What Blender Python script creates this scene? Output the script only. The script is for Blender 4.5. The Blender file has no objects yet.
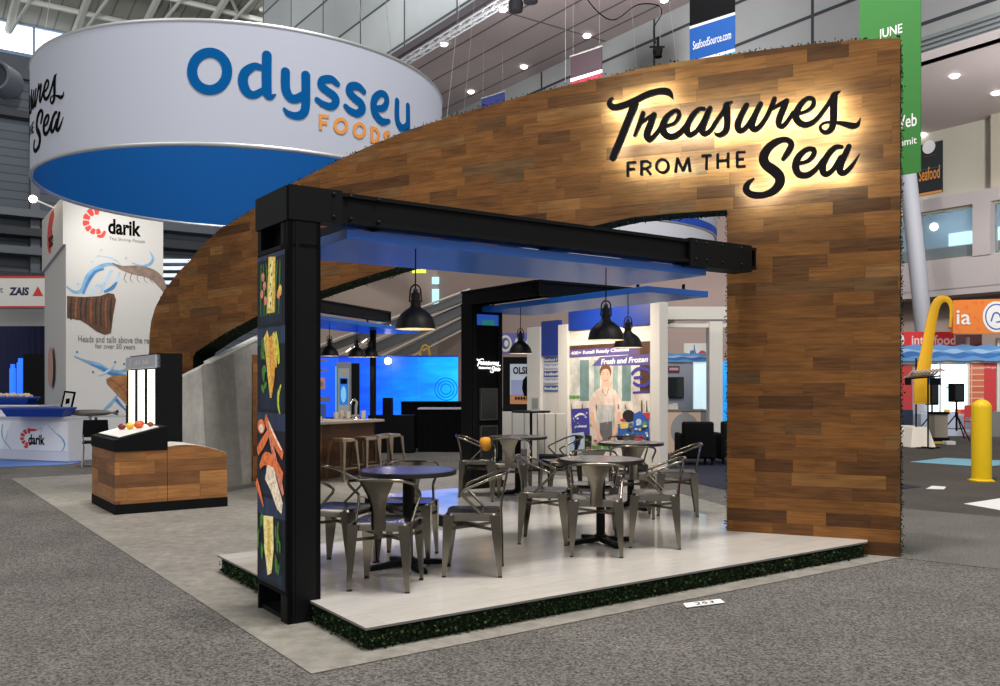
import bpy, math, random
from mathutils import Vector, Matrix
random.seed(7)
C = bpy.context.scene.collection
PI = math.pi
# ------------------------------------------------------------------ camera frame
F, CX, HY, EYE = 895.0, 500.0, 385.0, 1.48
ROT = math.atan2(.5745, .8185)            # heading of the stand's front edge
C0 = Vector((-.744, 4.97, 0))             # front corner of the stand's platform
D1 = Vector((math.cos(ROT), math.sin(ROT), 0)); D2 = Vector((-math.sin(ROT), math.cos(ROT), 0))
def B(a, b, z=0): return C0 + D1*a + D2*b + Vector((0, 0, z))
def P(px, py, D): return Vector(((px-CX)/F*D, D, EYE+(HY-py)/F*D))
def G(px, py, z=0): return P(px, py, (EYE-z)*F/(py-HY))
def toB(v): r = Vector(v)-C0; return r.dot(D1), r.dot(D2)
def on_plane(px, py, p0, e):
    """point of the vertical plane through p0 along heading e seen at a photo pixel -> (distance along e, height)"""
    u = (px-CX)/F
    t = (u*p0[1]-p0[0])/(e[0]-u*e[1]); D = p0[1]+t*e[1]
    return t, EYE+(HY-py)/F*D

# ------------------------------------------------------------------ materials
def lin(c):
    c /= 255.
    return c/12.92 if c <= .04045 else ((c+.055)/1.055)**2.4
def S(r, g, b): return (lin(r), lin(g), lin(b), 1)
MATS = {}
def mat(name, col, rough=.6, metal=0., emit=0., ecol=None, spec=.5, coat=0., sheen=0.):
    if name in MATS: return MATS[name]
    m = bpy.data.materials.new(name); m.use_nodes = True
    n = m.node_tree.nodes['Principled BSDF']
    n.inputs['Base Color'].default_value = col; n.inputs['Roughness'].default_value = rough
    n.inputs['Metallic'].default_value = metal; n.inputs['Specular IOR Level'].default_value = spec
    n.inputs['Coat Weight'].default_value = coat
    n.inputs['Coat Roughness'].default_value = .08
    if emit:
        n.inputs['Emission Color'].default_value = ecol or col; n.inputs['Emission Strength'].default_value = emit
    MATS[name] = m
    return m
class NT:
    def __init__(s, m): s.t = m.node_tree; s.b = s.t.nodes['Principled BSDF']
    def n(s, ty, **kw):
        x = s.t.nodes.new(ty)
        for k, v in kw.items(): setattr(x, k, v)
        return x
    def l(s, a, b): s.t.links.new(a, b)
    def math(s, op, a, b=None, c=None):
        x = s.n('ShaderNodeMath', operation=op)
        for i, v in enumerate((a, b, c)):
            if v is None: continue
            if isinstance(v, (int, float)): x.inputs[i].default_value = v
            else: s.l(v, x.inputs[i])
        return x.outputs[0]
    def ramp(s, fac, stops, interp='LINEAR'):
        x = s.n('ShaderNodeValToRGB'); x.color_ramp.interpolation = interp
        e = x.color_ramp.elements
        while len(e) < len(stops): e.new(.5)
        for k, (p, c) in enumerate(stops): e[k].position = p; e[k].color = c
        s.l(fac, x.inputs[0]); return x.outputs[0]
    def mix(s, f, a, b, mode='MIX'):
        x = s.n('ShaderNodeMix', data_type='RGBA', blend_type=mode)
        for sock, v in ((x.inputs[0], f), (x.inputs[6], a), (x.inputs[7], b)):
            if isinstance(v, (int, float, tuple)): sock.default_value = v
            else: s.l(v, sock)
        return x.outputs[2]
    def noise(s, vec, scale, detail=2, rough=.5, out=0):
        x = s.n('ShaderNodeTexNoise'); x.inputs['Scale'].default_value = scale
        x.inputs['Detail'].default_value = detail; x.inputs['Roughness'].default_value = rough
        if vec is not None: s.l(vec, x.inputs['Vector'])
        return x.outputs[out]
    def mapping(s, vec, scale=(1, 1, 1), loc=(0, 0, 0)):
        x = s.n('ShaderNodeMapping'); x.inputs['Scale'].default_value = scale; x.inputs['Location'].default_value = loc
        s.l(vec, x.inputs['Vector']); return x.outputs[0]
    def bump(s, h, strength=.3, dist=.01):
        x = s.n('ShaderNodeBump'); x.inputs['Strength'].default_value = strength; x.inputs['Distance'].default_value = dist
        s.l(h, x.inputs['Height']); s.l(x.outputs[0], s.b.inputs['Normal'])
def mottle(m, scale, amt=.5, stretch=(1, 1, 1)):
    """break a flat colour up with noise (same for base colour and glow)"""
    if m.get('mottled'): return m
    m['mottled'] = 1; t = NT(m); tc = t.n('ShaderNodeTexCoord').outputs['Object']
    n_ = t.noise(t.mapping(tc, stretch), scale, 4, .65); f_ = t.ramp(n_, [(.3, (1-amt, 1-amt, 1-amt, 1)), (.7, (1+amt*.5, 1+amt*.5, 1+amt*.5, 1))])
    for s_ in ('Base Color', 'Emission Color'):
        c_ = tuple(t.b.inputs[s_].default_value); t.l(t.mix(1., c_, f_, 'MULTIPLY'), t.b.inputs[s_])
    return m
def planks(name, ph, plen, stops, rough=.55, seam=.35, grain=.5, coat=0., vec='UV', spec=.5):
    m = mat(name, (.3, .2, .1, 1), rough, coat=coat, spec=spec); t = NT(m)
    tc = t.n('ShaderNodeTexCoord').outputs[vec]
    sp = t.n('ShaderNodeSeparateXYZ'); t.l(tc, sp.inputs[0]); u, v = sp.outputs[0], sp.outputs[1]
    rv = t.math('DIVIDE', v, ph); row = t.math('FLOOR', rv)
    w1 = t.n('ShaderNodeTexWhiteNoise', noise_dimensions='1D'); t.l(row, w1.inputs['W'])
    uu = t.math('ADD', t.math('DIVIDE', u, plen), t.math('MULTIPLY', w1.outputs['Value'], 13.7))
    uw = t.math('ADD', uu, t.math('MULTIPLY', t.math('SINE', t.math('MULTIPLY', uu, 2.3)), .33))
    idx = t.math('FLOOR', uw)
    cv = t.n('ShaderNodeCombineXYZ'); t.l(idx, cv.inputs[0]); t.l(row, cv.inputs[1])
    w2 = t.n('ShaderNodeTexWhiteNoise', noise_dimensions='2D'); t.l(cv.outputs[0], w2.inputs['Vector'])
    col = t.ramp(w2.outputs['Value'], stops)
    off = t.n('ShaderNodeVectorMath', operation='ADD'); t.l(tc, off.inputs[0])
    sc = t.n('ShaderNodeVectorMath', operation='SCALE'); t.l(w2.outputs['Color'], sc.inputs[0]); sc.inputs[3].default_value = 9.
    t.l(sc.outputs[0], off.inputs[1])
    gn = t.noise(t.mapping(off.outputs[0], (3.5, 42, 20)), 1., 5, .62)
    col = t.mix(grain, col, t.ramp(gn, [(.3, (.35, .33, .3, 1)), (.52, (.95, .95, .95, 1)), (.72, (1.35, 1.32, 1.25, 1))]), 'MULTIPLY')
    bl = t.noise(t.mapping(off.outputs[0], (2.2, 5, 2)), 1., 2)
    col = t.mix(grain*.8, col, t.ramp(bl, [(.3, (.62, .62, .64, 1)), (.65, (1.18, 1.16, 1.12, 1))]), 'MULTIPLY')
    fv = t.math('FRACT', rv); fu = t.math('FRACT', uw)
    e1 = t.math('MINIMUM', fv, t.math('SUBTRACT', 1., fv)); e2 = t.math('MULTIPLY', t.math('MINIMUM', fu, t.math('SUBTRACT', 1., fu)), plen/ph)
    ed = t.math('MINIMUM', t.math('MULTIPLY', t.math('MINIMUM', e1, e2), 28.), 1.)
    col = t.mix(seam, col, t.ramp(ed, [(0, (.2, .2, .2, 1)), (1, (1, 1, 1, 1))]), 'MULTIPLY')
    t.l(col, t.b.inputs['Base Color'])
    t.bump(t.math('ADD', t.math('MULTIPLY', gn, .4), ed), .25, .003)
    return m
def speckle(name, c1, c2, scale, rough=.9, bump=.5, big=None, vec='Object', spec=.25):
    m = mat(name, c1, rough, spec=spec); t = NT(m)
    tc = t.n('ShaderNodeTexCoord').outputs[vec]
    n = t.noise(tc, scale, 3, .7)
    col = t.ramp(n, [(.36, c1), (.64, c2)])
    if big:
        col = t.mix(.8, col, t.ramp(t.noise(tc, big, 5, .65), [(.32, (.78, .78, .78, 1)), (.68, (1.16, 1.16, 1.16, 1))]), 'MULTIPLY')
    t.l(col, t.b.inputs['Base Color'])
    if bump: t.bump(n, bump, .01)
    return m
def panelled(name, c1, c2, w, h, line, rough=.6, vec='UV', size=.008, spec=.4):
    m = mat(name, c1, rough, spec=spec); t = NT(m)
    tc = t.n('ShaderNodeTexCoord').outputs[vec]
    br = t.n('ShaderNodeTexBrick'); t.l(tc, br.inputs['Vector']); br.offset = 0
    br.inputs['Scale'].default_value = 1; br.inputs['Brick Width'].default_value = w; br.inputs['Row Height'].default_value = h
    br.inputs['Mortar Size'].default_value = size; br.inputs['Mortar Smooth'].default_value = .1
    br.inputs['Color1'].default_value = c1; br.inputs['Color2'].default_value = c2; br.inputs['Mortar'].default_value = line
    t.l(t.mix(.5, br.outputs['Color'], t.ramp(t.noise(tc, .35, 3), [(.3, (.86, .86, .86, 1)), (.7, (1.1, 1.1, 1.1, 1))]), 'MULTIPLY'), t.b.inputs['Base Color'])
    return m

# ------------------------------------------------------------------ mesh builder
class MB:
    def __init__(s): s.v = []; s.f = []; s.m = []; s.uv = None
    def add(s, vs, fs, mi=0, M=None):
        o = len(s.v)
        s.v += [tuple(M @ Vector(p)) if M else tuple(p) for p in vs]
        s.f += [tuple(o+i for i in f) for f in fs]; s.m += [mi]*len(fs); return s
    def box(s, x0, x1, y0, y1, z0, z1, mi=0, M=None):
        vs = [(x0, y0, z0), (x1, y0, z0), (x1, y1, z0), (x0, y1, z0), (x0, y0, z1), (x1, y0, z1), (x1, y1, z1), (x0, y1, z1)]
        return s.add(vs, [(3, 2, 1, 0), (4, 5, 6, 7), (0, 1, 5, 4), (1, 2, 6, 5), (2, 3, 7, 6), (3, 0, 4, 7)], mi, M)
    def hexa(s, bot, top, mi=0):
        return s.add(list(bot)+list(top), [(3, 2, 1, 0), (4, 5, 6, 7), (0, 1, 5, 4), (1, 2, 6, 5), (2, 3, 7, 6), (3, 0, 4, 7)], mi)
    def prism(s, poly, z0, z1, mi=0, f=None, side=None):
        f = f or (lambda x, y, z: (x, y, z)); n = len(poly)
        vs = [f(x, y, z0) for x, y in poly]+[f(x, y, z1) for x, y in poly]
        o = len(s.v)
        s.add(vs, [tuple(range(n-1, -1, -1)), tuple(range(n, 2*n))], mi)
        s.f += [(o+i, o+(i+1) % n, o+n+(i+1) % n, o+n+i) for i in range(n)]; s.m += [mi if side is None else side]*n
        return s
    def poly(s, pts, mi=0): return s.add(pts, [tuple(range(len(pts)))], mi)
    def tube(s, path, r, n=8, mi=0, closed=False, caps=True):
        path = [Vector(p) for p in path]; N = len(path)
        rs = r if isinstance(r, (list, tuple)) else [r]*N
        tan = []
        for i in range(N):
            a = path[(i-1) % N] if (closed or i > 0) else path[i]; b = path[(i+1) % N] if (closed or i < N-1) else path[i]
            tan.append((b-a).normalized())
        up = Vector((0, 0, 1)) if abs(tan[0].z) < .9 else Vector((1, 0, 0))
        nx = tan[0].cross(up).normalized(); vs = []
        for i in range(N):
            nx = (nx-tan[i]*nx.dot(tan[i])).normalized(); ny = tan[i].cross(nx)
            vs += [path[i]+(nx*math.cos(2*PI*k/n)+ny*math.sin(2*PI*k/n))*rs[i] for k in range(n)]
        fs = []
        for i in range(N if closed else N-1):
            j = (i+1) % N
            fs += [(i*n+k, i*n+(k+1) % n, j*n+(k+1) % n, j*n+k) for k in range(n)]
        if caps and not closed: fs += [tuple(range(n-1, -1, -1)), tuple(range((N-1)*n, N*n))]
        return s.add(vs, fs, mi)
    def lathe(s, prof, n=24, c=(0, 0, 0), mi=0, M=None, cap0=False, cap1=False):
        vs = [(c[0]+r*math.cos(2*PI*k/n), c[1]+r*math.sin(2*PI*k/n), c[2]+z) for r, z in prof for k in range(n)]
        fs = [(i*n+k, i*n+(k+1) % n, (i+1)*n+(k+1) % n, (i+1)*n+k) for i in range(len(prof)-1) for k in range(n)]
        if cap0: fs.append(tuple(range(n-1, -1, -1)))
        if cap1: fs.append(tuple(range((len(prof)-1)*n, len(prof)*n)))
        return s.add(vs, fs, mi, M)
    def ball(s, c, r, n=10, mi=0):
        rr = r if isinstance(r, (tuple, list)) else (r, r, r)
        vs = [(c[0]+rr[0]*math.sin(PI*i/n)*math.cos(2*PI*k/(2*n)), c[1]+rr[1]*math.sin(PI*i/n)*math.sin(2*PI*k/(2*n)), c[2]+rr[2]*math.cos(PI*i/n)) for i in range(n+1) for k in range(2*n)]
        w = 2*n
        return s.add(vs, [(i*w+k, (i+1)*w+k, (i+1)*w+(k+1) % w, i*w+(k+1) % w) for i in range(n) for k in range(w)], mi)
    def bar(s, p, q, w, t, mi=0, up=(0, 0, 1)):
        p = Vector(p); q = Vector(q); d = (q-p).normalized(); u = Vector(up)
        if abs(d.dot(u)) > .98: u = Vector((1, 0, 0))
        x = d.cross(u).normalized(); y = x.cross(d); vs = []
        for c in (p, q): vs += [c+x*w/2*i+y*t/2*j for i, j in ((-1, -1), (1, -1), (1, 1), (-1, 1))]
        return s.hexa(vs[:4], vs[4:], mi)
    def sweep_rect(s, prof0, prof1, mi=0):
        n = len(prof0); return s.add(list(prof0)+list(prof1), [(i, (i+1) % n, n+(i+1) % n, n+i) for i in range(n)]+[tuple(range(n-1, -1, -1)), tuple(range(n, 2*n))], mi)
def build(name, mb, mats, parent=None, loc=(0, 0, 0), rz=0., smooth=None, bevel=0., rot=None, uv=None, share=None):
    me = bpy.data.meshes.new(name); me.from_pydata(mb.v, [], mb.f)
    mats = mats if isinstance(mats, (list, tuple)) else [mats]
    for m in mats: me.materials.append(m)
    me.polygons.foreach_set('material_index', mb.m)
    ul = me.uv_layers.new(name='UVMap')
    if mb.uv:
        for p in me.polygons:
            for li, vi in zip(p.loop_indices, p.vertices): ul.data[li].uv = mb.uv[vi]
    else:
        for p in me.polygons:
            nn = p.normal
            if abs(nn.z) > .8:
                for li, vi in zip(p.loop_indices, p.vertices): co = me.vertices[vi].co; ul.data[li].uv = (co.x, co.y)
            else:
                l = math.hypot(nn.x, nn.y) or 1; tx, ty = -nn.y/l, nn.x/l
                if abs(tx) > abs(ty):
                    if tx < 0: tx, ty = -tx, -ty
                elif ty < 0: tx, ty = -tx, -ty
                for li, vi in zip(p.loop_indices, p.vertices): co = me.vertices[vi].co; ul.data[li].uv = (co.x*tx+co.y*ty, co.z)
    me.update(); me.validate()
    if smooth:
        me.polygons.foreach_set('use_smooth', [True]*len(me.polygons)); me.set_sharp_from_angle(angle=math.radians(smooth))
    o = bpy.data.objects.new(name, me); C.objects.link(o)
    o.location = loc; o.rotation_euler = rot or (0, 0, rz)
    if parent: o.parent = parent
    if bevel:
        b = o.modifiers.new('bevel', 'BEVEL'); b.width = bevel; b.segments = 2; b.limit_method = 'ANGLE'
    return o
def tag(o, label, cat, group=None):
    o['label'] = label; o['category'] = cat
    if group: o['group'] = group
    return o
def thing(name, label, cat, loc=(0, 0, 0), rz=0., group=None):
    o = bpy.data.objects.new(name, None); C.objects.link(o); o.empty_display_size = .1
    o.location = loc; o.rotation_euler = (0, 0, rz); return tag(o, label, cat, group)
def struct(name, mb, m, **kw):
    o = build(name, mb, m, **kw); o['kind'] = 'structure'; return o
def dup(root, loc, rz, label, group=None):
    r = root.copy(); C.objects.link(r); r.location = loc; r.rotation_euler = (0, 0, rz); r['label'] = label
    if group: r['group'] = group
    for ch in list(root.children):
        c = ch.copy(); C.objects.link(c); c.parent = r
        for g in list(ch.children):
            d = g.copy(); C.objects.link(d); d.parent = c
    return r

# ------------------------------------------------------------------ strokes and text
def spline(pts, k=6):
    if len(pts) < 3: return pts
    out = []; n = len(pts)
    for i in range(n-1):
        p0 = pts[max(i-1, 0)]; p1 = pts[i]; p2 = pts[i+1]; p3 = pts[min(i+2, n-1)]
        for j in range(k):
            t = j/k
            out.append(tuple(.5*((2*b)+(-a+c)*t+(2*a-5*b+4*c-d)*t*t+(-a+3*b-3*c+d)*t**3) for a, b, c, d in zip(p0, p1, p2, p3)))
    out.append(tuple(pts[-1])); return out
def stroke(mb, pts, f, d0, d1, smooth=True, mi=0, back=None, cap=True):
    """a pen stroke of changing width as a solid ribbon; f(x, y, d) places a point, d0 < d1 depths (d1 = face)"""
    p = spline(pts) if smooth else list(pts)
    closed = math.hypot(p[0][0]-p[-1][0], p[0][1]-p[-1][1]) < 1e-6
    n = len(p); L = []; R = []
    for i in range(n):
        a = p[i-1] if i > 0 else (p[-2] if closed else p[0]); b = p[i+1] if i < n-1 else (p[1] if closed else p[-1])
        dx, dy = b[0]-a[0], b[1]-a[1]; l = math.hypot(dx, dy) or 1
        w = max(p[i][2], .002)/2; L.append((p[i][0]-dy/l*w, p[i][1]+dx/l*w)); R.append((p[i][0]+dy/l*w, p[i][1]-dx/l*w))
    o = len(mb.v)
    for q in (L, R):
        for d in (d0, d1): mb.v += [tuple(f(x, y, d)) for x, y in q]
    g = lambda s_, d_, i: o+(s_*2+d_)*n+i
    bm = mi if back is None else back
    for i in range(n-1):
        mb.f += [(g(0, 1, i), g(1, 1, i), g(1, 1, i+1), g(0, 1, i+1)), (g(0, 0, i+1), g(1, 0, i+1), g(1, 0, i), g(0, 0, i)),
                 (g(0, 0, i), g(0, 1, i), g(0, 1, i+1), g(0, 0, i+1)), (g(1, 0, i+1), g(1, 1, i+1), g(1, 1, i), g(1, 0, i))]
        mb.m += [mi, bm, mi, mi]
    if cap and not closed:
        for i, s_ in ((0, -1), (n-1, 1)):
            w = p[i][2]/2
            if w < .006: continue
            a0 = math.atan2(L[i][1]-p[i][1], L[i][0]-p[i][0])
            arc = [(p[i][0]+w*math.cos(a0-s_*PI*k/8), p[i][1]+w*math.sin(a0-s_*PI*k/8)) for k in range(9)]
            o2 = len(mb.v)
            for d in (d0, d1): mb.v += [tuple(f(x, y, d)) for x, y in arc]
            fr = tuple(range(o2+9, o2+18)); bk = tuple(range(o2+8, o2-1, -1))
            if s_ > 0: fr = fr[::-1]; bk = bk[::-1]
            mb.f += [fr, bk]; mb.m += [mi, bm]
            mb.f += [(o2+k, o2+k+1, o2+10+k, o2+9+k) for k in range(8)]; mb.m += [mi]*8
def glyphs(txt, size, bold=0., shear=0., spacing=1.):
    cu = bpy.data.curves.new('tmp', 'FONT'); cu.body = txt; cu.size = size; cu.offset = bold*size; cu.shear = shear
    cu.space_character = spacing; cu.resolution_u = 3
    o = bpy.data.objects.new('tmp', cu); C.objects.link(o); bpy.context.view_layer.update()
    me = o.evaluated_get(bpy.context.evaluated_depsgraph_get()).to_mesh()
    vs = [(v.co.x, v.co.y) for v in me.vertices]; fs = [tuple(p.vertices) for p in me.polygons]
    bpy.data.objects.remove(o); bpy.data.curves.remove(cu)
    return vs, fs
def text(mb, txt, f, x, y, width=None, height=None, d=.004, mi=0, bold=.01, shear=0., spacing=1., align='L'):
    """flat lettering: f(x, y, d) places a point; fitted to a width and a height"""
    vs, fs = glyphs(txt, 1., bold, shear, spacing)
    if not vs: return
    x0 = min(v[0] for v in vs); x1 = max(v[0] for v in vs); y0 = min(v[1] for v in vs); y1 = max(v[1] for v in vs)
    sx = width/(x1-x0) if width else None; sy = height/(y1-y0) if height else sx
    sx = sx or sy
    ox = {'L': 0, 'C': -(x1-x0)/2, 'R': -(x1-x0)}[align]
    mb.add([f(x+(a-x0+ox)*sx, y+(b-y0)*sy, d) for a, b in vs], fs, mi)
def ell(x, y, rx, ry, n=20, a=0.):
    return [(x+rx*math.cos(2*PI*k/n)*math.cos(a)-ry*math.sin(2*PI*k/n)*math.sin(a), y+rx*math.cos(2*PI*k/n)*math.sin(a)+ry*math.sin(2*PI*k/n)*math.cos(a)) for k in range(n)]
class Print(MB):
    """flat printed artwork: shapes laid over each other by a hair on one plane f(x, y, d)"""
    def __init__(s, f, step=.0003): super().__init__(); s.fn = f; s.k = 0; s.step = step
    def d(s): s.k += 1; return s.k*s.step
    def shape(s, pts, mi):
        d = s.d(); s.add([s.fn(x, y, d) for x, y in pts], [tuple(range(len(pts)))], mi)
    def rect(s, x0, x1, y0, y1, mi): s.shape([(x0, y0), (x1, y0), (x1, y1), (x0, y1)], mi)
    def pen(s, pts, mi, smooth=True):
        p = spline(pts, 4) if smooth else pts; d = s.d(); L = []; R = []; n = len(p)
        for i in range(n):
            a = p[max(i-1, 0)]; b = p[min(i+1, n-1)]; dx, dy = b[0]-a[0], b[1]-a[1]; l = math.hypot(dx, dy) or 1; w = p[i][2]/2
            L.append((p[i][0]-dy/l*w, p[i][1]+dx/l*w)); R.append((p[i][0]+dy/l*w, p[i][1]-dx/l*w))
        o = len(s.v); s.v += [tuple(s.fn(x, y, d)) for x, y in L]+[tuple(s.fn(x, y, d)) for x, y in R]
        s.f += [(o+i, o+i+1, o+n+i+1, o+n+i) for i in range(n-1)]; s.m += [mi]*(n-1)
    def txt(s, t, x, y, w=None, h=None, mi=0, **kw): text(s, t, s.fn, x, y, w, h, s.d(), mi, **kw)
TOP = [[-0.016,4.462],[0.32,4.504],[0.65,4.525],[1.01,4.534],[1.409,4.539],[2.091,4.539],[2.689,4.494],[3.328,4.452],[3.783,4.406],[4.021,4.383],[4.521,4.33],[4.962,4.282],[5.496,4.188],[5.9,4.116],[6.317,4.029],[6.804,3.934],[7.525,3.739],[8.109,3.604],[8.351,3.554],[8.867,3.361],[9.127,3.215],[9.493,3.072],[9.927,2.843],[10.222,2.614],[10.357,2.415],[10.409,2.224],[10.426,1.956]]
OPN = [[1.463,3.101],[1.9,3.107],[2.366,3.101],[2.792,3.042],[3.328,2.979],[3.901,2.918],[4.392,2.864],[5.009,2.799],[5.511,2.722],[6.317,2.589],[6.842,2.487],[7.525,2.349],[8.351,2.131],[8.976,1.934],[9.06,1.867]]
SIGN = [["T",[[[-2206,1055,10],[-2235,1036,32],[-2243,1000,48],[-2219,969,56],[-2173,959,56],[-2082,971,58],[-1981,1003,55],[-1882,1038,55],[-1784,1056,55],[-1715,1052,58],[-1667,1029,54],[-1632,974,13]],[[-1996,965,69],[-2062,812,66],[-2122,672,66],[-2183,541,64],[-2210,478,62]]]],["r",[[[-1914,870,39],[-1934,806,45],[-1962,741,39],[-1996,667,26]],[[-1937,773,26],[-1902,798,26],[-1852,826,29],[-1808,842,43]],[[-1808,842,45],[-1843,757,59],[-1875,673,61],[-1870,626,51],[-1843,616,49],[-1793,654,37],[-1735,729,39]]]],["e",[[[-1696,720,27],[-1618,738,31],[-1572,801,38],[-1587,849,35],[-1628,847,39],[-1686,806,52],[-1725,728,62],[-1720,670,64],[-1676,623,58],[-1609,619,54],[-1541,664,44],[-1475,752,38]]]],["a",[[[-1343,839,32],[-1386,842,38],[-1442,796,47],[-1490,716,52],[-1499,650,55],[-1471,614,46],[-1414,641,40],[-1357,710,40],[-1309,799,43]],[[-1287,839,41],[-1320,763,52],[-1353,681,57],[-1360,633,55],[-1331,609,45],[-1282,635,39],[-1226,714,37],[-1171,790,35],[-1129,848,32]],[[-1557,643,33],[-1509,699,38]]]],["s",[[[-1081,873,4],[-1116,862,32],[-1138,840,61],[-1134,750,58],[-1133,666,54],[-1151,609,50],[-1194,583,41],[-1231,592,28],[-1253,613,7]]]],["u",[[[-960,827,44],[-1006,744,51],[-1038,664,57],[-1031,614,52],[-997,603,44],[-951,640,40],[-915,696,37]],[[-839,821,44],[-884,730,50],[-915,650,57],[-901,604,50],[-861,607,42],[-808,665,38],[-763,743,36],[-741,791,38]]]],["r",[[[-717,851,40],[-739,794,40],[-766,742,34]],[[-743,762,23],[-690,788,29],[-615,820,39]],[[-615,820,45],[-646,746,52],[-677,667,54],[-680,622,49],[-651,600,41],[-611,632,34],[-557,709,36]]]],["e",[[[-511,697,25],[-446,708,28],[-390,751,37],[-388,800,35],[-429,821,35],[-480,789,44],[-524,722,53],[-532,659,55],[-498,610,51],[-446,590,48],[-377,613,40],[-317,678,35],[-275,736,33],[-237,794,31]]]],["s",[[[-163,849,3],[-194,835,30],[-215,809,59],[-220,729,59],[-220,639,57],[-224,577,54],[-241,525,47],[-283,503,35],[-321,526,28],[-330,558,22],[-309,583,19],[-258,590,17],[-190,578,23],[-123,556,40],[-65,534,48],[-23,544,34],[0,596,5]]]],["F",[[[-2062,421,20],[-2062,281,20]],[[-2062,413,20],[-1984,409,20]],[[-2062,351,20],[-1998,349,20]]]],["R",[[[-1929,421,20],[-1929,282,20]],[[-1929,411,20],[-1875,410,20],[-1845,386,20],[-1845,359,20],[-1875,342,20],[-1929,343,20]],[[-1888,341,20],[-1841,280,20]]]],["O",[[[-1672,343,20],[-1675,325,20],[-1683,309,20],[-1695,296,20],[-1711,289,20],[-1729,288,20],[-1747,293,20],[-1763,303,20],[-1776,318,20],[-1784,335,20],[-1787,355,20],[-1784,373,20],[-1776,389,20],[-1763,402,20],[-1747,409,20],[-1729,410,20],[-1711,405,20],[-1695,395,20],[-1683,380,20],[-1675,362,20],[-1672,343,20]]]],["M",[[[-1607,278,20],[-1586,412,20]],[[-1588,410,20],[-1537,284,20]],[[-1537,284,20],[-1486,405,20]],[[-1489,405,20],[-1470,272,20]]]],["T",[[[-1364,405,19],[-1275,404,19]],[[-1319,405,19],[-1319,276,19]]]],["H",[[[-1218,414,19],[-1218,278,19]],[[-1125,412,19],[-1125,276,19]],[[-1218,344,19],[-1125,344,19]]]],["E",[[[-1043,411,19],[-1043,272,19]],[[-1043,406,19],[-972,403,19]],[[-1043,342,19],[-985,340,19]],[[-1043,276,19],[-970,274,19]]]],["S",[[[-643,306,34],[-597,371,52],[-573,432,48],[-613,475,43],[-686,471,53],[-765,424,67],[-811,346,76],[-794,274,79],[-720,208,85],[-675,151,82],[-677,87,78],[-731,27,62],[-822,0,51],[-914,14,56],[-965,59,54],[-948,117,42],[-896,154,12]]]],["e",[[[-513,252,27],[-436,267,34],[-387,314,43],[-385,362,40],[-436,371,41],[-497,331,52],[-530,271,59],[-533,202,61],[-497,152,54],[-431,146,50],[-365,191,40],[-302,269,38]]]],["a",[[[-154,361,31],[-202,364,42],[-256,318,50],[-303,237,54],[-308,169,54],[-278,137,45],[-224,172,38],[-160,274,42]],[[-94,361,40],[-128,287,50],[-160,211,53],[-168,157,53],[-133,134,44],[-74,185,33],[-9,284,4]]]]]
ODY = [["O",[[[-4205,5376,121],[-4215,5303,121],[-4245,5237,121],[-4291,5183,121],[-4349,5147,121],[-4414,5133,121],[-4479,5142,121],[-4538,5173,121],[-4585,5223,121],[-4615,5286,121],[-4625,5357,122],[-4615,5429,121],[-4585,5494,121],[-4538,5546,121],[-4479,5581,121],[-4414,5595,121],[-4349,5587,121],[-4291,5558,121],[-4245,5509,121],[-4215,5447,121],[-4205,5376,121]]]],["d",[[[-3788,5455,72],[-3880,5467,90],[-3990,5380,114],[-4017,5254,121],[-3968,5134,111],[-3880,5110,93],[-3770,5177,79]],[[-3729,5620,119],[-3729,5191,119],[-3688,5108,87],[-3622,5139,18]]]],["y",[[[-3499,5443,114],[-3495,5229,114],[-3440,5126,111],[-3357,5125,108],[-3262,5195,94]],[[-3240,5439,117],[-3240,5072,113],[-3278,4945,109],[-3375,4903,93],[-3468,4924,74],[-3517,4977,29]]]],["s",[[[-2807,5408,76],[-2896,5453,97],[-3011,5419,107],[-3030,5344,107],[-2963,5293,108],[-2856,5241,109],[-2831,5169,106],[-2896,5099,97],[-3011,5109,88],[-3092,5154,66]]]],["s",[[[-2405,5395,78],[-2494,5443,101],[-2601,5421,108],[-2631,5345,110],[-2559,5278,111],[-2454,5227,113],[-2432,5149,110],[-2516,5082,100],[-2623,5097,90],[-2689,5142,66]]]],["e",[[[-2205,5213,81],[-2067,5257,97],[-1999,5353,90],[-2025,5437,90],[-2118,5440,92],[-2217,5352,107],[-2241,5238,110],[-2205,5134,116],[-2093,5066,106],[-1961,5100,64]]]],["y",[[[-1791,5420,91],[-1791,5176,100],[-1725,5081,110],[-1637,5079,113],[-1545,5151,103]],[[-1545,5418,93],[-1545,5043,103],[-1588,4916,102],[-1685,4854,89],[-1776,4872,67]]]]]
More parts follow.
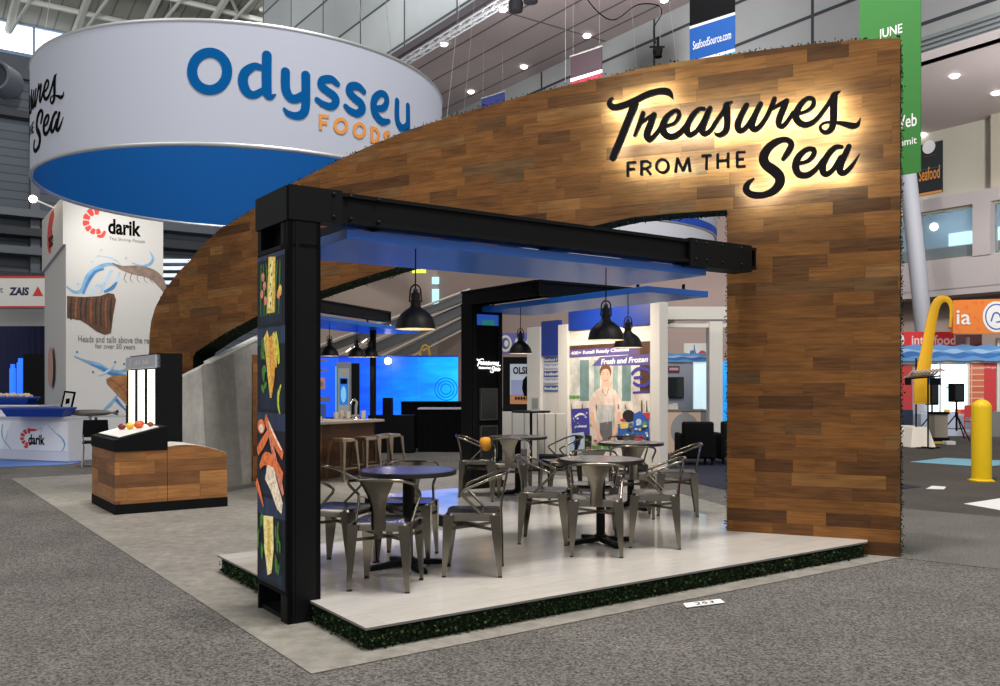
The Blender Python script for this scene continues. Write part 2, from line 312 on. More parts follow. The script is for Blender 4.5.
FOODS = [["F",[[[-3045,4973,44],[-3045,4770,44]],[[-3045,4952,44],[-2930,4960,45]],[[-3045,4868,44],[-2952,4870,45]]]],["O",[[[-2675,4885,47],[-2679,4857,47],[-2691,4830,47],[-2710,4808,46],[-2734,4791,46],[-2761,4782,46],[-2787,4782,46],[-2810,4790,46],[-2829,4806,45],[-2840,4828,45],[-2845,4854,45],[-2840,4882,45],[-2829,4908,45],[-2810,4930,46],[-2787,4947,46],[-2761,4956,46],[-2734,4957,46],[-2710,4949,46],[-2691,4933,47],[-2679,4911,47],[-2675,4885,47]]]],["O",[[[-2393,4880,49],[-2398,4853,49],[-2410,4826,49],[-2429,4803,49],[-2452,4786,49],[-2478,4777,48],[-2504,4776,48],[-2527,4784,48],[-2545,4800,48],[-2557,4822,48],[-2561,4848,48],[-2557,4875,48],[-2545,4901,48],[-2527,4924,48],[-2504,4941,48],[-2478,4950,48],[-2452,4951,49],[-2429,4943,49],[-2410,4928,49],[-2398,4906,49],[-2393,4880,49]]]],["D",[[[-2270,4956,51],[-2270,4751,51]],[[-2270,4941,51],[-2198,4938,51],[-2148,4885,52],[-2156,4817,52],[-2205,4770,51],[-2270,4762,51]]]],["S",[[[-1939,4927,55],[-1988,4939,54],[-2036,4900,54],[-2020,4871,54],[-1961,4854,55],[-1939,4817,55],[-1988,4778,54],[-2046,4790,53]]]]]
SIGN_X0,SIGN_Z0=-0.3279,3.2061
# ------------------------------------------------------------------ materials used all over
M_BLACK = mat('black_paint', S(13, 13, 15), .55, spec=.14)
M_BLACKM = mat('black_matte', S(13, 13, 15), .8, spec=.15)
M_STEEL = mat('black_steel', S(15, 16, 18), .5, spec=.16)
M_WHITE = mat('white_laminate', S(222, 220, 216), .5)
M_GUN = mat('gunmetal', S(124, 119, 109), .22, 1.)
M_RUB = mat('rubber', S(22, 22, 22), .8)
M_WOOD = planks('reclaimed_wood', .115, .52, [(0, S(84, 56, 34)), (.14, S(106, 71, 41)), (.4, S(130, 87, 46)), (.65, S(138, 93, 50)), (.84, S(118, 78, 42)), (.92, S(104, 80, 54)), (1, S(150, 106, 60))], .75, .35, .62, spec=.18)
M_WOOD2 = planks('kiosk_wood', .15, .55, [(0, S(96, 62, 36)), (.3, S(150, 98, 50)), (.6, S(172, 118, 64)), (1, S(136, 90, 48))], .5, .45, .6)
M_DECK = planks('laminate_deck', .3, 1.3, [(0, S(190, 185, 178)), (.5, S(196, 191, 184)), (1, S(201, 196, 189))], .2, .06, .16, coat=.35)
M_DECKEDGE = mat('deck_edge', S(120, 118, 116), .5)
M_CARPET = speckle('grey_carpet', S(48, 46, 45), S(126, 122, 118), 62, .95, .9, 1.1)
M_CARPET2 = speckle('light_carpet', S(66, 64, 62), S(130, 126, 121), 75, .95, .9, 1.1)
M_CARPET3 = speckle('brown_carpet', S(56, 52, 50), S(96, 90, 85), 60, .95, .8, .8)
M_CONC = speckle('bare_concrete', S(122, 118, 111), S(146, 141, 133), 9, .55, .05, 1.3, spec=.4)
M_CONCW = speckle('concrete_panel', S(168, 166, 162), S(186, 184, 179), 5, .8, .05, .9)
M_MOSS = speckle('moss_bed', S(8, 16, 8), S(22, 36, 16), 90, .95, 1.)
M_LEAF = mat('moss_leaf', S(30, 54, 22), .7, spec=.2); M_LEAF2 = mat('moss_leaf_dark', S(16, 32, 14), .7, spec=.2); M_LEAF3 = mat('moss_leaf_pale', S(56, 76, 32), .7, spec=.2)
M_BLUE = mat('canopy_blue', S(6, 104, 214), .3, spec=.7)
M_LINEN = mat('ring_fabric', S(182, 187, 202), .85, spec=.2)
M_RINGBLUE = mat('ring_lining_blue', S(0, 78, 146), .8, spec=.2)
M_INKBLUE = mat('ink_blue', S(0, 84, 148), .9, spec=.08); M_ORANGE = mat('ink_orange', S(222, 146, 74), .8, spec=.2)
M_INK = mat('ink_black', S(9, 9, 13), .9, spec=.06); M_GREYINK = mat('ink_grey', S(120, 118, 116), .7)
M_REDINK = mat('ink_red', S(206, 62, 54), .7); M_NAVY = mat('navy_fabric', S(26, 30, 62), .9)
M_GLASSW = mat('lamp_white', S(255, 250, 240), .5, emit=14, ecol=S(255, 248, 235))
def light(name, kind, loc, energy, col=(1, 1, 1), size=.1, rot=None, spot=None, blend=.5, target=None, parent=None):
    l = bpy.data.lights.new(name, kind); l.energy = energy; l.color = col
    if kind == 'AREA': l.shape = 'DISK'; l.size = size
    else: l.shadow_soft_size = size
    if kind == 'SPOT': l.spot_size = math.radians(spot or 60); l.spot_blend = blend
    o = bpy.data.objects.new(name, l); C.objects.link(o); o.location = loc
    if target is not None: o.rotation_euler = (Vector(target)-Vector(loc)).to_track_quat('-Z', 'Y').to_euler()
    elif rot: o.rotation_euler = rot
    return o

# ------------------------------------------------------------------ camera, sky light
cam = bpy.data.cameras.new('camera'); co = bpy.data.objects.new('camera', cam); C.objects.link(co)
co.location = (0, 0, EYE); co.rotation_euler = (PI/2, 0, 0)
cam.sensor_width = 36; cam.lens = F/1000*36; cam.shift_y = (HY-343)/1000; cam.clip_end = 400
bpy.context.scene.camera = co
w = bpy.data.worlds.new('hall_light'); bpy.context.scene.world = w; w.use_nodes = True
bg = w.node_tree.nodes['Background']; bg.inputs[0].default_value = (1, .985, .955, 1); bg.inputs[1].default_value = .46
vs_ = bpy.context.scene.view_settings
vs_.view_transform = 'Standard'; vs_.look = 'None'; vs_.exposure = 0; vs_.gamma = 1; vs_.use_curve_mapping = False
cy = bpy.context.scene.cycles
cy.use_denoising = True; cy.max_bounces = 7; cy.diffuse_bounces = 3; cy.glossy_bounces = 4; cy.sample_clamp_indirect = 6

# ------------------------------------------------------------------ hall: floors
f = MB(); f.box(-30, 45, -2, 100, -.12, -.006); struct('floor', f, M_CARPET)
def floor_patch(name, pts, m, z):
    q = MB(); q.prism(pts, z-.004, z); return struct(name, q, m)
floor_patch('floor_concrete', [tuple(B(a, b))[:2] for a, b in ((-.4, -.18), (5.15, -.18), (7.5, 6), (5.5, 9.5), (2.5, 11.55), (-.44, 11.55))], M_CONC, 0)
floor_patch('floor_light_carpet', [tuple(v)[:2] for v in (G(897, 557.5), G(1075, 577), G(1075, 523), G(885, 507))], M_CARPET2, -.001)
floor_patch('floor_aisle', [tuple(v)[:2] for v in (G(885, 507), G(1075, 523), G(1200, 430), G(760, 405), G(690, 440))], M_CARPET3, -.002)
floor_patch('floor_blue_glow', [tuple(v)[:2] for v in (G(-80, 470), G(72, 464), G(118, 452), G(118, 425), G(-80, 425))], mat('painted_blue_glow', S(96, 132, 206), .9), 0)  # blue light lying on the floor, painted as a coloured patch
floor_patch('floor_navy_carpet', [tuple(v)[:2] for v in (G(640, 470), G(735, 492), G(760, 470), G(760, 425), G(640, 430))], mat('navy_carpet', S(22, 26, 48), .9), -.0005)

# ------------------------------------------------------------------ hall: walls and ceiling (axes along the hall)
M_PINK = panelled('plaster_pinkish', S(176, 166, 164), S(170, 160, 158), 6, 3, S(130, 122, 122))
M_GREYP = panelled('grey_panels', S(130, 131, 130), S(138, 139, 138), 3.6, 1.5, S(40, 40, 46), size=.06)
M_PALEP = panelled('pale_panels', S(160, 166, 168), S(186, 190, 190), 4.2, 2.3, S(70, 74, 78), size=.06)
M_SOFF = panelled('brown_soffit', S(146, 133, 130), S(138, 125, 123), 1.35, 14, S(74, 66, 70), .7, size=.05)
M_TAN = mat('tan_wall', S(170, 148, 138), .8)
M_ROOF = panelled('roof_decking', S(126, 126, 116), S(134, 133, 124), .9, 60, S(96, 96, 88), .8, size=.05)
M_DWALL = panelled('dark_wall', S(84, 92, 102), S(92, 99, 108), 40, .5, S(62, 68, 76), size=.04)
M_SKYG = mat('daylight_glass', S(245, 250, 255), .3, emit=2.2, ecol=(.93, .97, 1, 1))
R = dict(rz=ROT)
def strip(mb, a0, z0, a1, z1, b0, b1, t=.2, mi=0):
    d = Vector((a1-a0, 0, z1-z0)).normalized(); n = Vector((-d.z, 0, d.x))*t
    mb.sweep_rect([(a0, b0, z0), (a1, b0, z1), (a1-n.x, b0, z1-n.z), (a0-n.x, b0, z0-n.z)], [(a0, b1, z0), (a1, b1, z1), (a1-n.x, b1, z1-n.z), (a0-n.x, b1, z0-n.z)], mi)
q = MB(); q.box(31.7, 32.1, 2, 20.5, 4.9, 6.0); q.box(31.7, 36, 2, 20.5, 4.7, 4.95)
q.box(31.7, 32.2, 2, 20.5, 7.85, 8.3); q.box(31.65, 32.2, 15.6, 16.2, 6.0, 7.85); q.box(31.65, 32.2, 8, 8.6, 6, 7.85)
struct('wall_balcony', q, M_PINK, **R)
q = MB(); q.box(33.2, 33.5, 2, 62, 0, 4.8); q.box(33.2, 33.5, 20.5, 62, 4.8, 15.8); struct('wall_right', q, M_TAN, **R)
q = MB(); strip(q, 35, 10.9, 25.06, 10.9, 2, 24); struct('ceiling_balcony', q, mat('soffit_pink', S(186, 172, 168), .6), **R)
q = MB(); q.box(25.06, 25.4, 2, 62, 10.9, 11.15); q.box(25.06, 25.4, 2, 62, 11.15, 11.62, 1); q.box(25.06, 25.4, 2, 62, 11.62, 15.8, 2)
for z in (11.2, 11.34, 11.48): q.box(24.98, 25.06, 2, 62, z, z+.07, 1)
struct('wall_upper', q, [M_PINK, mat('grey_louvre', S(112, 116, 118), .6), M_GREYP], **R)
q = MB(); strip(q, 25.4, 15.8, 18.6, 15.8, 2, 62); struct('ceiling_soffit', q, M_SOFF, **R)
q = MB(); q.box(18.6, 18.9, 2, 50.5, 15.8, 34); struct('wall_clerestory', q, M_PALEP, **R)
M_TRIM = mat('dark_trim', S(78, 72, 76), .6)
q = MB(); q.box(18.45, 18.6, 2, 50.5, 15.55, 15.85); struct('trim_1', q, M_TRIM, **R)
# window bands of the balcony
q = MB(); q.box(32.0, 32.05, 2, 20.5, 6.0, 7.85)
M_PANE = mat('window_glass', S(160, 180, 190), .06, spec=.9); M_PANE.node_tree.nodes['Principled BSDF'].inputs['Transmission Weight'].default_value = .75
o = struct('window_1', q, M_PANE, **R)
q = MB(); q.box(31.9, 32.0, 2, 20.5, 7.78, 7.87); q.box(31.9, 32.0, 2, 20.5, 5.97, 6.06); build('window_frame', q, mat('window_frame', S(186, 176, 150), .5), o)
q = MB(); q.box(35.3, 35.5, 2, 20.5, 4.9, 10.9, 0); q.box(33.6, 33.7, 13.6, 20, 6, 6.75, 1); q.box(33.2, 33.3, 16.2, 16.55, 5.9, 7.4, 2)
for b in (9, 12.2, 16.5, 17.9): q.box(35.1, 35.3, b, b+1.0, 6.7, 7.5, 3)
struct('wall_gallery', q, [mat('gallery_blue', S(66, 86, 104), .7), mat('gallery_rail', S(120, 84, 48), .6), mat('gallery_post', S(206, 160, 92), .6), mat('gallery_light', S(200, 225, 240), .5, emit=2.6)], **R)
q = MB(); q.box(32.3, 32.4, 2, 20.5, 8.3, 10.9)
o = struct('wall_glazed_panels', q, panelled('glazed_panel', S(190, 184, 168), S(184, 178, 162), 3.1, 4, S(110, 104, 94), .12, size=.03, spec=.9), **R)
q = MB(); q.box(31.9, 32.3, 12.6, 15.7, 8.3, 10.9); struct('trim_2', q, mat('beige_pier', S(176, 166, 148), .6), **R)
# end wall with its clerestory window
BW = 60
q = MB(); q.box(-20, 34, BW, BW+.4, 0, 21.2); struct('wall_back', q, M_DWALL, **R)
q = MB(); q.box(-20, 34, BW+.1, BW+.2, 21.2, 22.95); o = struct('window_2', q, M_SKYG, **R)
q = MB()
for a in (2.5, 5.2, 7.9, 10.6): q.box(a, a+.12, BW-.05, BW+.1, 21.2, 22.95)
q.box(-20, 34, BW-.1, BW+.1, 22.9, 23.05); q.box(-20, 34, BW-.1, BW+.1, 21.05, 21.25); build('window_frame', q, mat('steel_blue', S(120, 140, 170), .5), o)
q = MB(); strip(q, 0, 0, 1, 0, 0, 1) if False else None
q = MB(); q.hexa([(-20, BW+.2, 22.95), (34, BW+.2, 22.95), (34, 20, 30), (-20, 20, 30)], [(-20, BW+.2, 23.2), (34, BW+.2, 23.2), (34, 20, 30.3), (-20, 20, 30.3)])
struct('ceiling', q, M_ROOF, **R)
M_TRUSS = mat('roof_truss', S(178, 180, 172), .6)
def roofz(b): return 22.95+(BW+.2-b)/(BW+.2-20)*7.05
q = MB()
for b in (56.5, 53, 49, 44): q.tube([(-20, b, roofz(b)-.5), (34, b, roofz(b)-.5)], .16, 6)
for a in (-3, 3.2, 6.6, 10, 13.4, 16.8, 20.5, 24):
    q.tube([(a, BW, 22.4), (a, 42, roofz(42)-.6)], .22, 6); q.tube([(a, BW-1, 22.0), (a+1.6, 50, roofz(50)-.5)], .1, 6)
for a in (14, 19, 23): q.tube([(a, 52, roofz(52)-.5), (a+4, 46, roofz(46)-.4)], .14, 6); q.tube([(a+4, 53, roofz(53)-.5), (a, 47, roofz(47)-.4)], .1, 6)
tag(build('roof_truss', q, M_TRUSS, **R, smooth=40), 'grey tubular roof trusses under the hall roof at top left', 'truss')
# ducts, beams and pipes across the dark end wall
M_DUCT = mat('duct_grey', S(92, 98, 106), .5); M_DK = mat('duct_dark', S(44, 48, 54), .6)
q = MB(); q.box(-5, 24, BW-.5, BW, 19.6, 20.9, 0); q.box(-5, 24, BW-.9, BW, 17.2, 17.6, 1)
for z in (11.3, 10.2, 9.1, 7.6): q.box(-5, 24, BW-1.5, BW, z, z+.45, 1 if z in (10.2, 7.6) else 2)
for a in (7.7, 11.6, 9.9): q.box(a, a+.5, BW-.6, BW, 0, 19.6, 2)
struct('trim_3', q, [mat('band_grey', S(70, 76, 84), .6), M_DK, M_DUCT], **R)
c = P(3, 80, 50.5)
q = MB(); q.lathe([(.72, -.9), (.72, .9), (.86, .9), (.86, -.6), (.72, -.6)], 32); q.lathe([(.01, .5), (.72, .5)], 32, mi=1)
tag(build('ventilation_duct', q, [M_DUCT, M_DK], loc=c, rot=(PI/2, 0, 0), smooth=40), 'large round ventilation duct mouth on the dark end wall below the skylight', 'duct')
# downlights
M_DL = mat('downlight', S(255, 255, 255), .5, emit=9)
k = 0
names = ['lowest of the row above the arch', 'second lowest of the row above the arch', 'next above the maroon banner', 'at the top edge of the photo', 'lower one beside the white truss', 'upper one beside the truss end lamp']
def ray_at_z(px, py, z): return P(px, py, (z-EYE)*F/(HY-py))
for (px, py), nm in zip(((471, 93), (524, 68), (587, 37), (664, 1.5), (444, 45.5), (503, 11)), names):
    v = ray_at_z(px, py, 15.72); q = MB(); q.lathe([(.01, 0), (.13, 0), (.16, .06)], 16)
    t = tag(build('ceiling_light', q, M_DL, loc=v), 'round downlight in the brown soffit, '+nm, 'light', 'downlights in the brown soffit')
for (px, py), nm in zip(((954.5, 77.5), (996, 94.5), (922, 135.5)), ('nearest the green banner', 'at the right photo edge', 'lowest, above the dark poster')):
    v = ray_at_z(px, py, 10.84); q = MB(); q.lathe([(.01, 0), (.11, 0), (.14, .05)], 16)
    tag(build('ceiling_light', q, M_DL, loc=v), 'round downlight in the balcony ceiling, '+nm, 'light', 'downlights in the balcony ceiling')
# seafood poster behind the balcony glass
pl0 = D1*32.25+D2*15; 
def fz(x, z, d): return (32.28-d*8, x, z)
def bal(px, py):
    t, z = on_plane(px, py, D1*32.28, D2); return t, z
q = Print(fz)
a_, z_ = bal(916, 197); b_, z2 = bal(943, 140)
q.rect(min(a_, b_), max(a_, b_), z_, z2, 0)
for (x0, y0, x1, y1, mi) in ((924, 157, 936, 154.5, 1), (917, 171, 943, 166, 2), (918, 194, 942, 192, 1)):
    u0, v0 = bal(x0, y0); u1, v1 = bal(x1, y1); q.rect(min(u0, u1), max(u0, u1), min(v0, v1), max(v0, v1), mi)
u0, v0 = bal(929, 147); q.shape(ell(u0, v0, .25, .25), 3)
u0, v0 = bal(919, 182); u1, v1 = bal(940, 180); text(q, 'Seafood', lambda x, y, d: fz(u0-(x-u0), y, d), u0, v0, u0-u1, .5, q.d(), 1)
tag(build('poster', q, [mat('poster_dark', S(28, 34, 36), .5), M_ORANGE, mat('teal_ink', S(60, 130, 120), .6), M_WHITE], **R), 'dark poster reading Seafood in orange behind the upper balcony glass', 'poster')
# ------------------------------------------------------------------ the curved wooden arch wall
PC = (-.000489, -.004064, .03996, -.526275, 9.268872)          # plan of its front face, y as a polynomial in x
def wy(x): return (((PC[0]*x+PC[1])*x+PC[2])*x+PC[3])*x+PC[4]
def wdy(x): return ((4*PC[0]*x+3*PC[1])*x+2*PC[2])*x+PC[3]
_S = []; _x = 3.60; _s = 0.
while _x > -5.6:
    _S.append((_s, _x)); _s += math.hypot(.01, wy(_x-.01)-wy(_x)); _x -= .01
_x0 = min(_S, key=lambda t: abs(CX+F*t[1]/wy(t[1])-900))[0]
_S = [(s-_x0, x) for s, x in _S]
def interp(tab, s):
    if s <= tab[0][0]: return tab[0][1]
    lo, hi = 0, len(tab)-1
    if s >= tab[hi][0]: return tab[hi][1]
    while hi-lo > 1:
        m = (lo+hi)//2
        if tab[m][0] <= s: lo = m
        else: hi = m
    a, b = tab[lo], tab[hi]; return a[1]+(b[1]-a[1])*(s-a[0])/((b[0]-a[0]) or 1)
def W(s, z=0, off=0):
    """point on the arch wall's front: s metres from its right end, off metres out of the wall"""
    x = interp(_S, s); d = wdy(x); n = Vector((d, -1, 0)).normalized()
    return Vector((x, wy(x), z))+n*off
ST = .3
def ztop(s): return interp(TOP, s)
def zopn(s): return interp(OPN, s)
S0, S1, SA, SB = TOP[0][0]+.014, TOP[-1][0], OPN[0][0], OPN[-1][0]
arch = thing('arch_wall', 'tall curved wall of reclaimed wood planks with a wing-shaped opening', 'wall', tuple(W(.7)))
def arch_obj(name, mb, m, **kw):
    o = build(name, mb, m, **kw); o.parent = arch; o.matrix_parent_inverse = Matrix.Translation(-Vector(arch.location)); return o
ss = sorted(set([S0, S1, SA, SB]+[t[0] for t in TOP if S0 < t[0] < S1]+[t[0] for t in OPN]+[S0+(S1-S0)*k/150 for k in range(151)]))
ss = [s for i, s in enumerate(ss) if i == 0 or s-ss[i-1] > 1e-4]
q = MB(); q.uv = []
def wface(mb, pts, mi):
    o = len(mb.v)
    for s, z, off in pts: mb.v.append(tuple(W(s, z, off))); mb.uv.append((-s+(.0 if off == 0 else -off), z))
    mb.f.append((o, o+1, o+2, o+3)); mb.m.append(mi)
for a, b in zip(ss, ss[1:]):
    m = (a+b)/2; inside = SA < m < SB
    za, zb = (zopn(a), zopn(b)) if inside else (0, 0)
    wface(q, [(b, zb, 0), (a, za, 0), (a, ztop(a), 0), (b, ztop(b), 0)], 0)
    wface(q, [(a, za, -ST), (b, zb, -ST), (b, ztop(b), -ST), (a, ztop(a), -ST)], 0)
    wface(q, [(b, ztop(b), 0), (a, ztop(a), 0), (a, ztop(a), -ST), (b, ztop(b), -ST)], 1)
    wface(q, [(a, za, 0), (b, zb, 0), (b, zb, -ST), (a, za, -ST)], 1)
for s, z0, z1 in ((S0, 0, ztop(S0)), (S1, 0, ztop(S1)), (SA, 0, zopn(SA)), (SB, 0, zopn(SB))): wface(q, [(s, z0, 0), (s, z1, 0), (s, z1, -ST), (s, z0, -ST)], 1)
arch_obj('plank_facing', q, [M_WOOD, M_MOSS])
def leaves(mb, p, n, k, spread, size):
    """k little leaves around p on a surface with normal n"""
    for _ in range(k):
        c = p+Vector((random.gauss(0, spread), random.gauss(0, spread), random.gauss(0, spread)))+n*random.uniform(0, size)
        d = Vector((random.gauss(0, 1), random.gauss(0, 1), random.gauss(0, 1))).normalized(); e = d.cross(Vector((random.gauss(0, 1), random.gauss(0, 1), random.gauss(0, 1)))).normalized()
        l = size*random.uniform(.6, 1.2); w_ = l*.45
        o = len(mb.v); mb.v += [tuple(c), tuple(c+d*l*.5+e*w_), tuple(c+d*l), tuple(c+d*l*.5-e*w_)]
        mb.f.append((o, o+1, o+2, o+3)); mb.m.append(random.choice((0, 0, 1, 1, 2)))
LM = [M_LEAF, M_LEAF2, M_LEAF3]
q = MB(); t = S0
while t < S1:
    for off in (-.02, -.1, -.2, -.29): leaves(q, W(t, ztop(t), off), Vector((0, 0, .5)), 2, .01, .024)
    t += .03
def jamb(mb, s, z0, z1, dirn, st=.03, sz=.018):
    z = z0
    while z < z1:
        for off in (-.01, -.05, -.13, -.22): leaves(mb, W(s, z, off), dirn*.3, 3, .008, sz)
        z += st
jamb(q, S0, 0, ztop(S0), Vector((.92, -.39, 0))); jamb(q, S1, 0, ztop(S1), Vector((-.7, .7, 0)))
jamb(q, SA, .13, zopn(SA), Vector((-.92, .39, 0))); jamb(q, SB, .0, zopn(SB), Vector((.75, -.65, 0)))
t = SA
while t < SB:
    for off in (-.01, -.08, -.16, -.24): leaves(q, W(t, zopn(t), off), Vector((0, 0, -.5)), 2, .01, .022)
    t += .03
arch_obj('moss_edging', q, LM)['kind'] = 'stuff'

# ------------------------------------------------------------------ the lit sign on it
sg = thing('illuminated_sign', 'backlit black script lettering glowing on the right part of the wooden arch wall', 'sign', tuple(W(1.5, 3.7)))
M_LETTER = mat('letter_black', S(24, 23, 25), .7, spec=.12); M_HALO = mat('letter_backlight', S(240, 250, 230), .5, emit=110, ecol=S(212, 238, 244))
def fsign(x, y, d): return W(-(SIGN_X0+.019+x), SIGN_Z0-.019+y, d)
def trim(p, d=.03):
    p = list(p)
    for i, j in ((0, 1), (-1, -2)):
        l = math.hypot(p[i][0]-p[j][0], p[i][1]-p[j][1])
        if l > 1e-6 and math.hypot(p[0][0]-p[-1][0], p[0][1]-p[-1][1]) > 1e-6:
            f_ = min(.45, d/l); p[i] = tuple(u+(v-u)*f_ for u, v in zip(p[i], p[j]))
    return p
for nm, sts in SIGN:
    q = MB(); lq = MB()
    for st in sts:
        p = [(a/1000, b/1000, c/1000) for a, b, c in st]
        small = nm in 'FROMTHE' and all(abs(t[2]-p[0][2]) < .006 for t in p) and p[0][2] < .026
        p = [(a, b, c*(1.2 if small else 1.07)) for a, b, c in p]
        stroke(q, p, fsign, .1, .135, smooth=not small, cap=not small); stroke(lq, trim([(a, b+.004, c*.42) for a, b, c in p]), fsign, .088, .094, smooth=not small, cap=False)
    o = build('letter', q, M_LETTER); o.parent = sg; o.matrix_parent_inverse = Matrix.Translation(-Vector(sg.location)); build('led_strip', lq, M_HALO, o)

# ------------------------------------------------------------------ hanging ring signs
def ring_sign(name, label, c, R_, z0, z1, tilt, outer, inner):
    t = thing(name, label, 'hanging sign', (c[0], c[1], z0)); t.rotation_euler = tilt
    q = MB(); n = 96
    q.lathe([(R_, 0), (R_, z1-z0)], n, mi=0); q.lathe([(R_-.03, z1-z0), (R_-.03, 0)], n, mi=1)
    build('fabric_band', q, [outer, inner], t, smooth=60)
    for z in (0, z1-z0):
        q = MB(); q.tube([((R_-.015)*math.cos(2*PI*k/n), (R_-.015)*math.sin(2*PI*k/n), z) for k in range(n)], .028, 6, closed=True)
        build('hoop', q, mat('alu', S(190, 192, 196), .4, .8), t, smooth=60)
    q = MB()
    for k in range(4):
        a = PI/4+k*PI/2; q.tube([((R_-.02)*math.cos(a), (R_-.02)*math.sin(a), z1-z0), ((R_-.02)*.55*math.cos(a), (R_-.02)*.55*math.sin(a), 12)], .004, 5)
    build('suspension_cable', q, mat('cable_grey', S(150, 152, 150), .5), t)
    return t
RC, RR, RZ0, RZ1 = (-3.97, 14.11), 3.05, 4.465, 5.994
ring = ring_sign('ring_sign', 'big round hanging banner, white outside and blue inside, with big blue lettering', RC, RR, RZ0, RZ1, (0, 0, 0), M_LINEN, M_RINGBLUE)
def fring(x, y, d):
    a = x/RR; return ((RR+d)*math.cos(a), (RR+d)*math.sin(a), y-RZ0)
for grp, m, sm in ((ODY, M_INKBLUE, True), (FOODS, M_ORANGE, False)):
    for nm, sts in grp:
        q = MB()
        for st in sts: stroke(q, [(a/1000, b/1000, c/1000) for a, b, c in st], fring, .004, .008, smooth=sm or nm in 'S', cap=sm)
        build('letter', q, m, ring)
q = MB(); xe = -2.1447*RR; 
for nm, sts in SIGN:
    for st in sts:
        p = [(xe+(a/1000+.004)*1.03, 5.085+(b/1000-.42)*1.03, c/1000*1.0) for a, b, c in st]
        if p[0][0] < xe-2.2 and p[-1][0] < xe-2.2: continue
        stroke(q, p, fring, .004, .008, smooth=len(p) > 3, cap=False)
build('script_lettering', q, M_INK, ring)
ring_sign('ring_sign', 'second round hanging banner, white with blue rim, seen through the arch opening', (1.29, 20.0), 3.45, 4.62, 5.9, (0, 0, 0), M_LINEN, mat('ring_white', S(214, 216, 224), .8))
q = MB(); q.lathe([(3.46, 0), (3.46, .16)], 96); build('blue_rim', q, mat('ring_blue', S(20, 70, 178), .8), [o for o in C.objects if o.name == 'ring_sign.001'][0], smooth=60)

# ------------------------------------------------------------------ raised platform
def wB(s, off=0): return toB(W(s, 0, off))
pl = thing('exhibit_platform', 'low raised platform with pale laminate deck and mossy green edge under the tables', 'platform', tuple(C0), ROT)
deck = [(0, 0), (4.78, 0), wB(.26, .0), wB(SA, 0), wB(SA, -ST), (4.76, 1.6), (6.05, 5.5), (2.62, 5.4), (2.62, 2.61), (0, 2.61)]
q = MB(); q.prism(deck, .116, .13, 0, side=1); build('deck', q, [M_DECK, M_DECKEDGE], pl)
cx_, cy_ = 3, 2
ins = [(x+(.022 if x < .5 else -.022 if x > 4.5 and y < 1 else 0)+(.04 if abs(x-2.62) < .01 and y > 2.7 else 0), y+(.022 if y < .2 else -.04 if abs(y-2.61) < .01 or y > 5.3 else 0)) for x, y in deck]
q = MB(); q.prism(ins, 0, .116); build('moss_bed', q, M_MOSS, pl)
q = MB()
for (x0, y0), (x1, y1), nrm in ((ins[0], ins[1], (0, -1, 0)), ((ins[9][0], ins[9][1]-.05), ins[0], (-1, 0, 0)), ((2.62+.04, 5.3), (2.62+.04, 2.65), (-1, 0, 0))):
    L = math.hypot(x1-x0, y1-y0); n = int(L/.02)
    for k in range(n):
        for z in (.008, .03, .052, .074, .094): leaves(q, Vector((x0+(x1-x0)*k/n, y0+(y1-y0)*k/n, z)), Vector(nrm), 2, .008, .022)
build('moss_leaf', q, LM, pl)['kind'] = 'stuff'

# ------------------------------------------------------------------ steel portal frames and canopies
def bolts(mb, pts, n):
    for p in pts: mb.ball(p, .016, 5)
def hbeam(mb, x0, x1, y, z0, z1, wd=.16):
    """steel joist along x: flanges, web and end stiffeners"""
    mb.box(x0, x1, y, y+wd, z1-.025, z1); mb.box(x0, x1, y, y+wd, z0, z0+.025); mb.box(x0, x1, y+.03, y+wd-.03, z0+.025, z1-.025)
    for x in (x0, x1-.02): mb.box(x, x+.02, y+.005, y+wd-.005, z0, z1)
fr = thing('steel_portal', 'black steel post and beam portal at the front corner of the platform', 'frame', tuple(B(-.145, .774)), ROT)
q = MB(); hbeam(q, 0, 4.42, 0, 2.52, 2.713, .18); q.box(0, .36, -.012, 0, 2.505, 2.72); q.box(3.55, 4.34, -.014, .19, 2.49, 2.725)
for x in (.3, .42, .62, 3.62, 3.75, 3.95, 4.2):
    for z in (2.545, 2.69): q.ball((x, -.014, z), .014, 5)
build('front_beam', q, M_STEEL, fr)
for x in (.68, 1.66, 2.64, 3.6): q = MB(); q.box(x-.03, x+.03, .18, 1.12, 2.585, 2.65); build('support_arm', q, M_STEEL, fr)
q = MB(); q.box(-.012, .2, 0, .54, 2.5, 2.713); build('corner_cap', q, M_STEEL, fr)
q = MB(); q.box(0, .215, 0, .025, 0, 2.52); q.box(.0, .03, .0, .12, 0, 2.52); q.box(.185, .215, 0, .12, .13, 2.52); q.box(.09, .12, .02, .52, 0.13, 2.52)
q.box(0, .215, .505, .53, 0, 2.52); q.box(.02, .2, .1, .5, .0, .03); q.box(.05, .07, -.004, 0, .0, 2.5)
build('post', q, M_STEEL, fr)
q = MB(); q.box(.0, .2, 0, .52, 2.335, 2.36); q.box(.0, .02, .03, .07, 2.36, 2.5); q.box(0, .02, .47, .5, 2.36, 2.5); build('bracket', q, M_STEEL, fr)
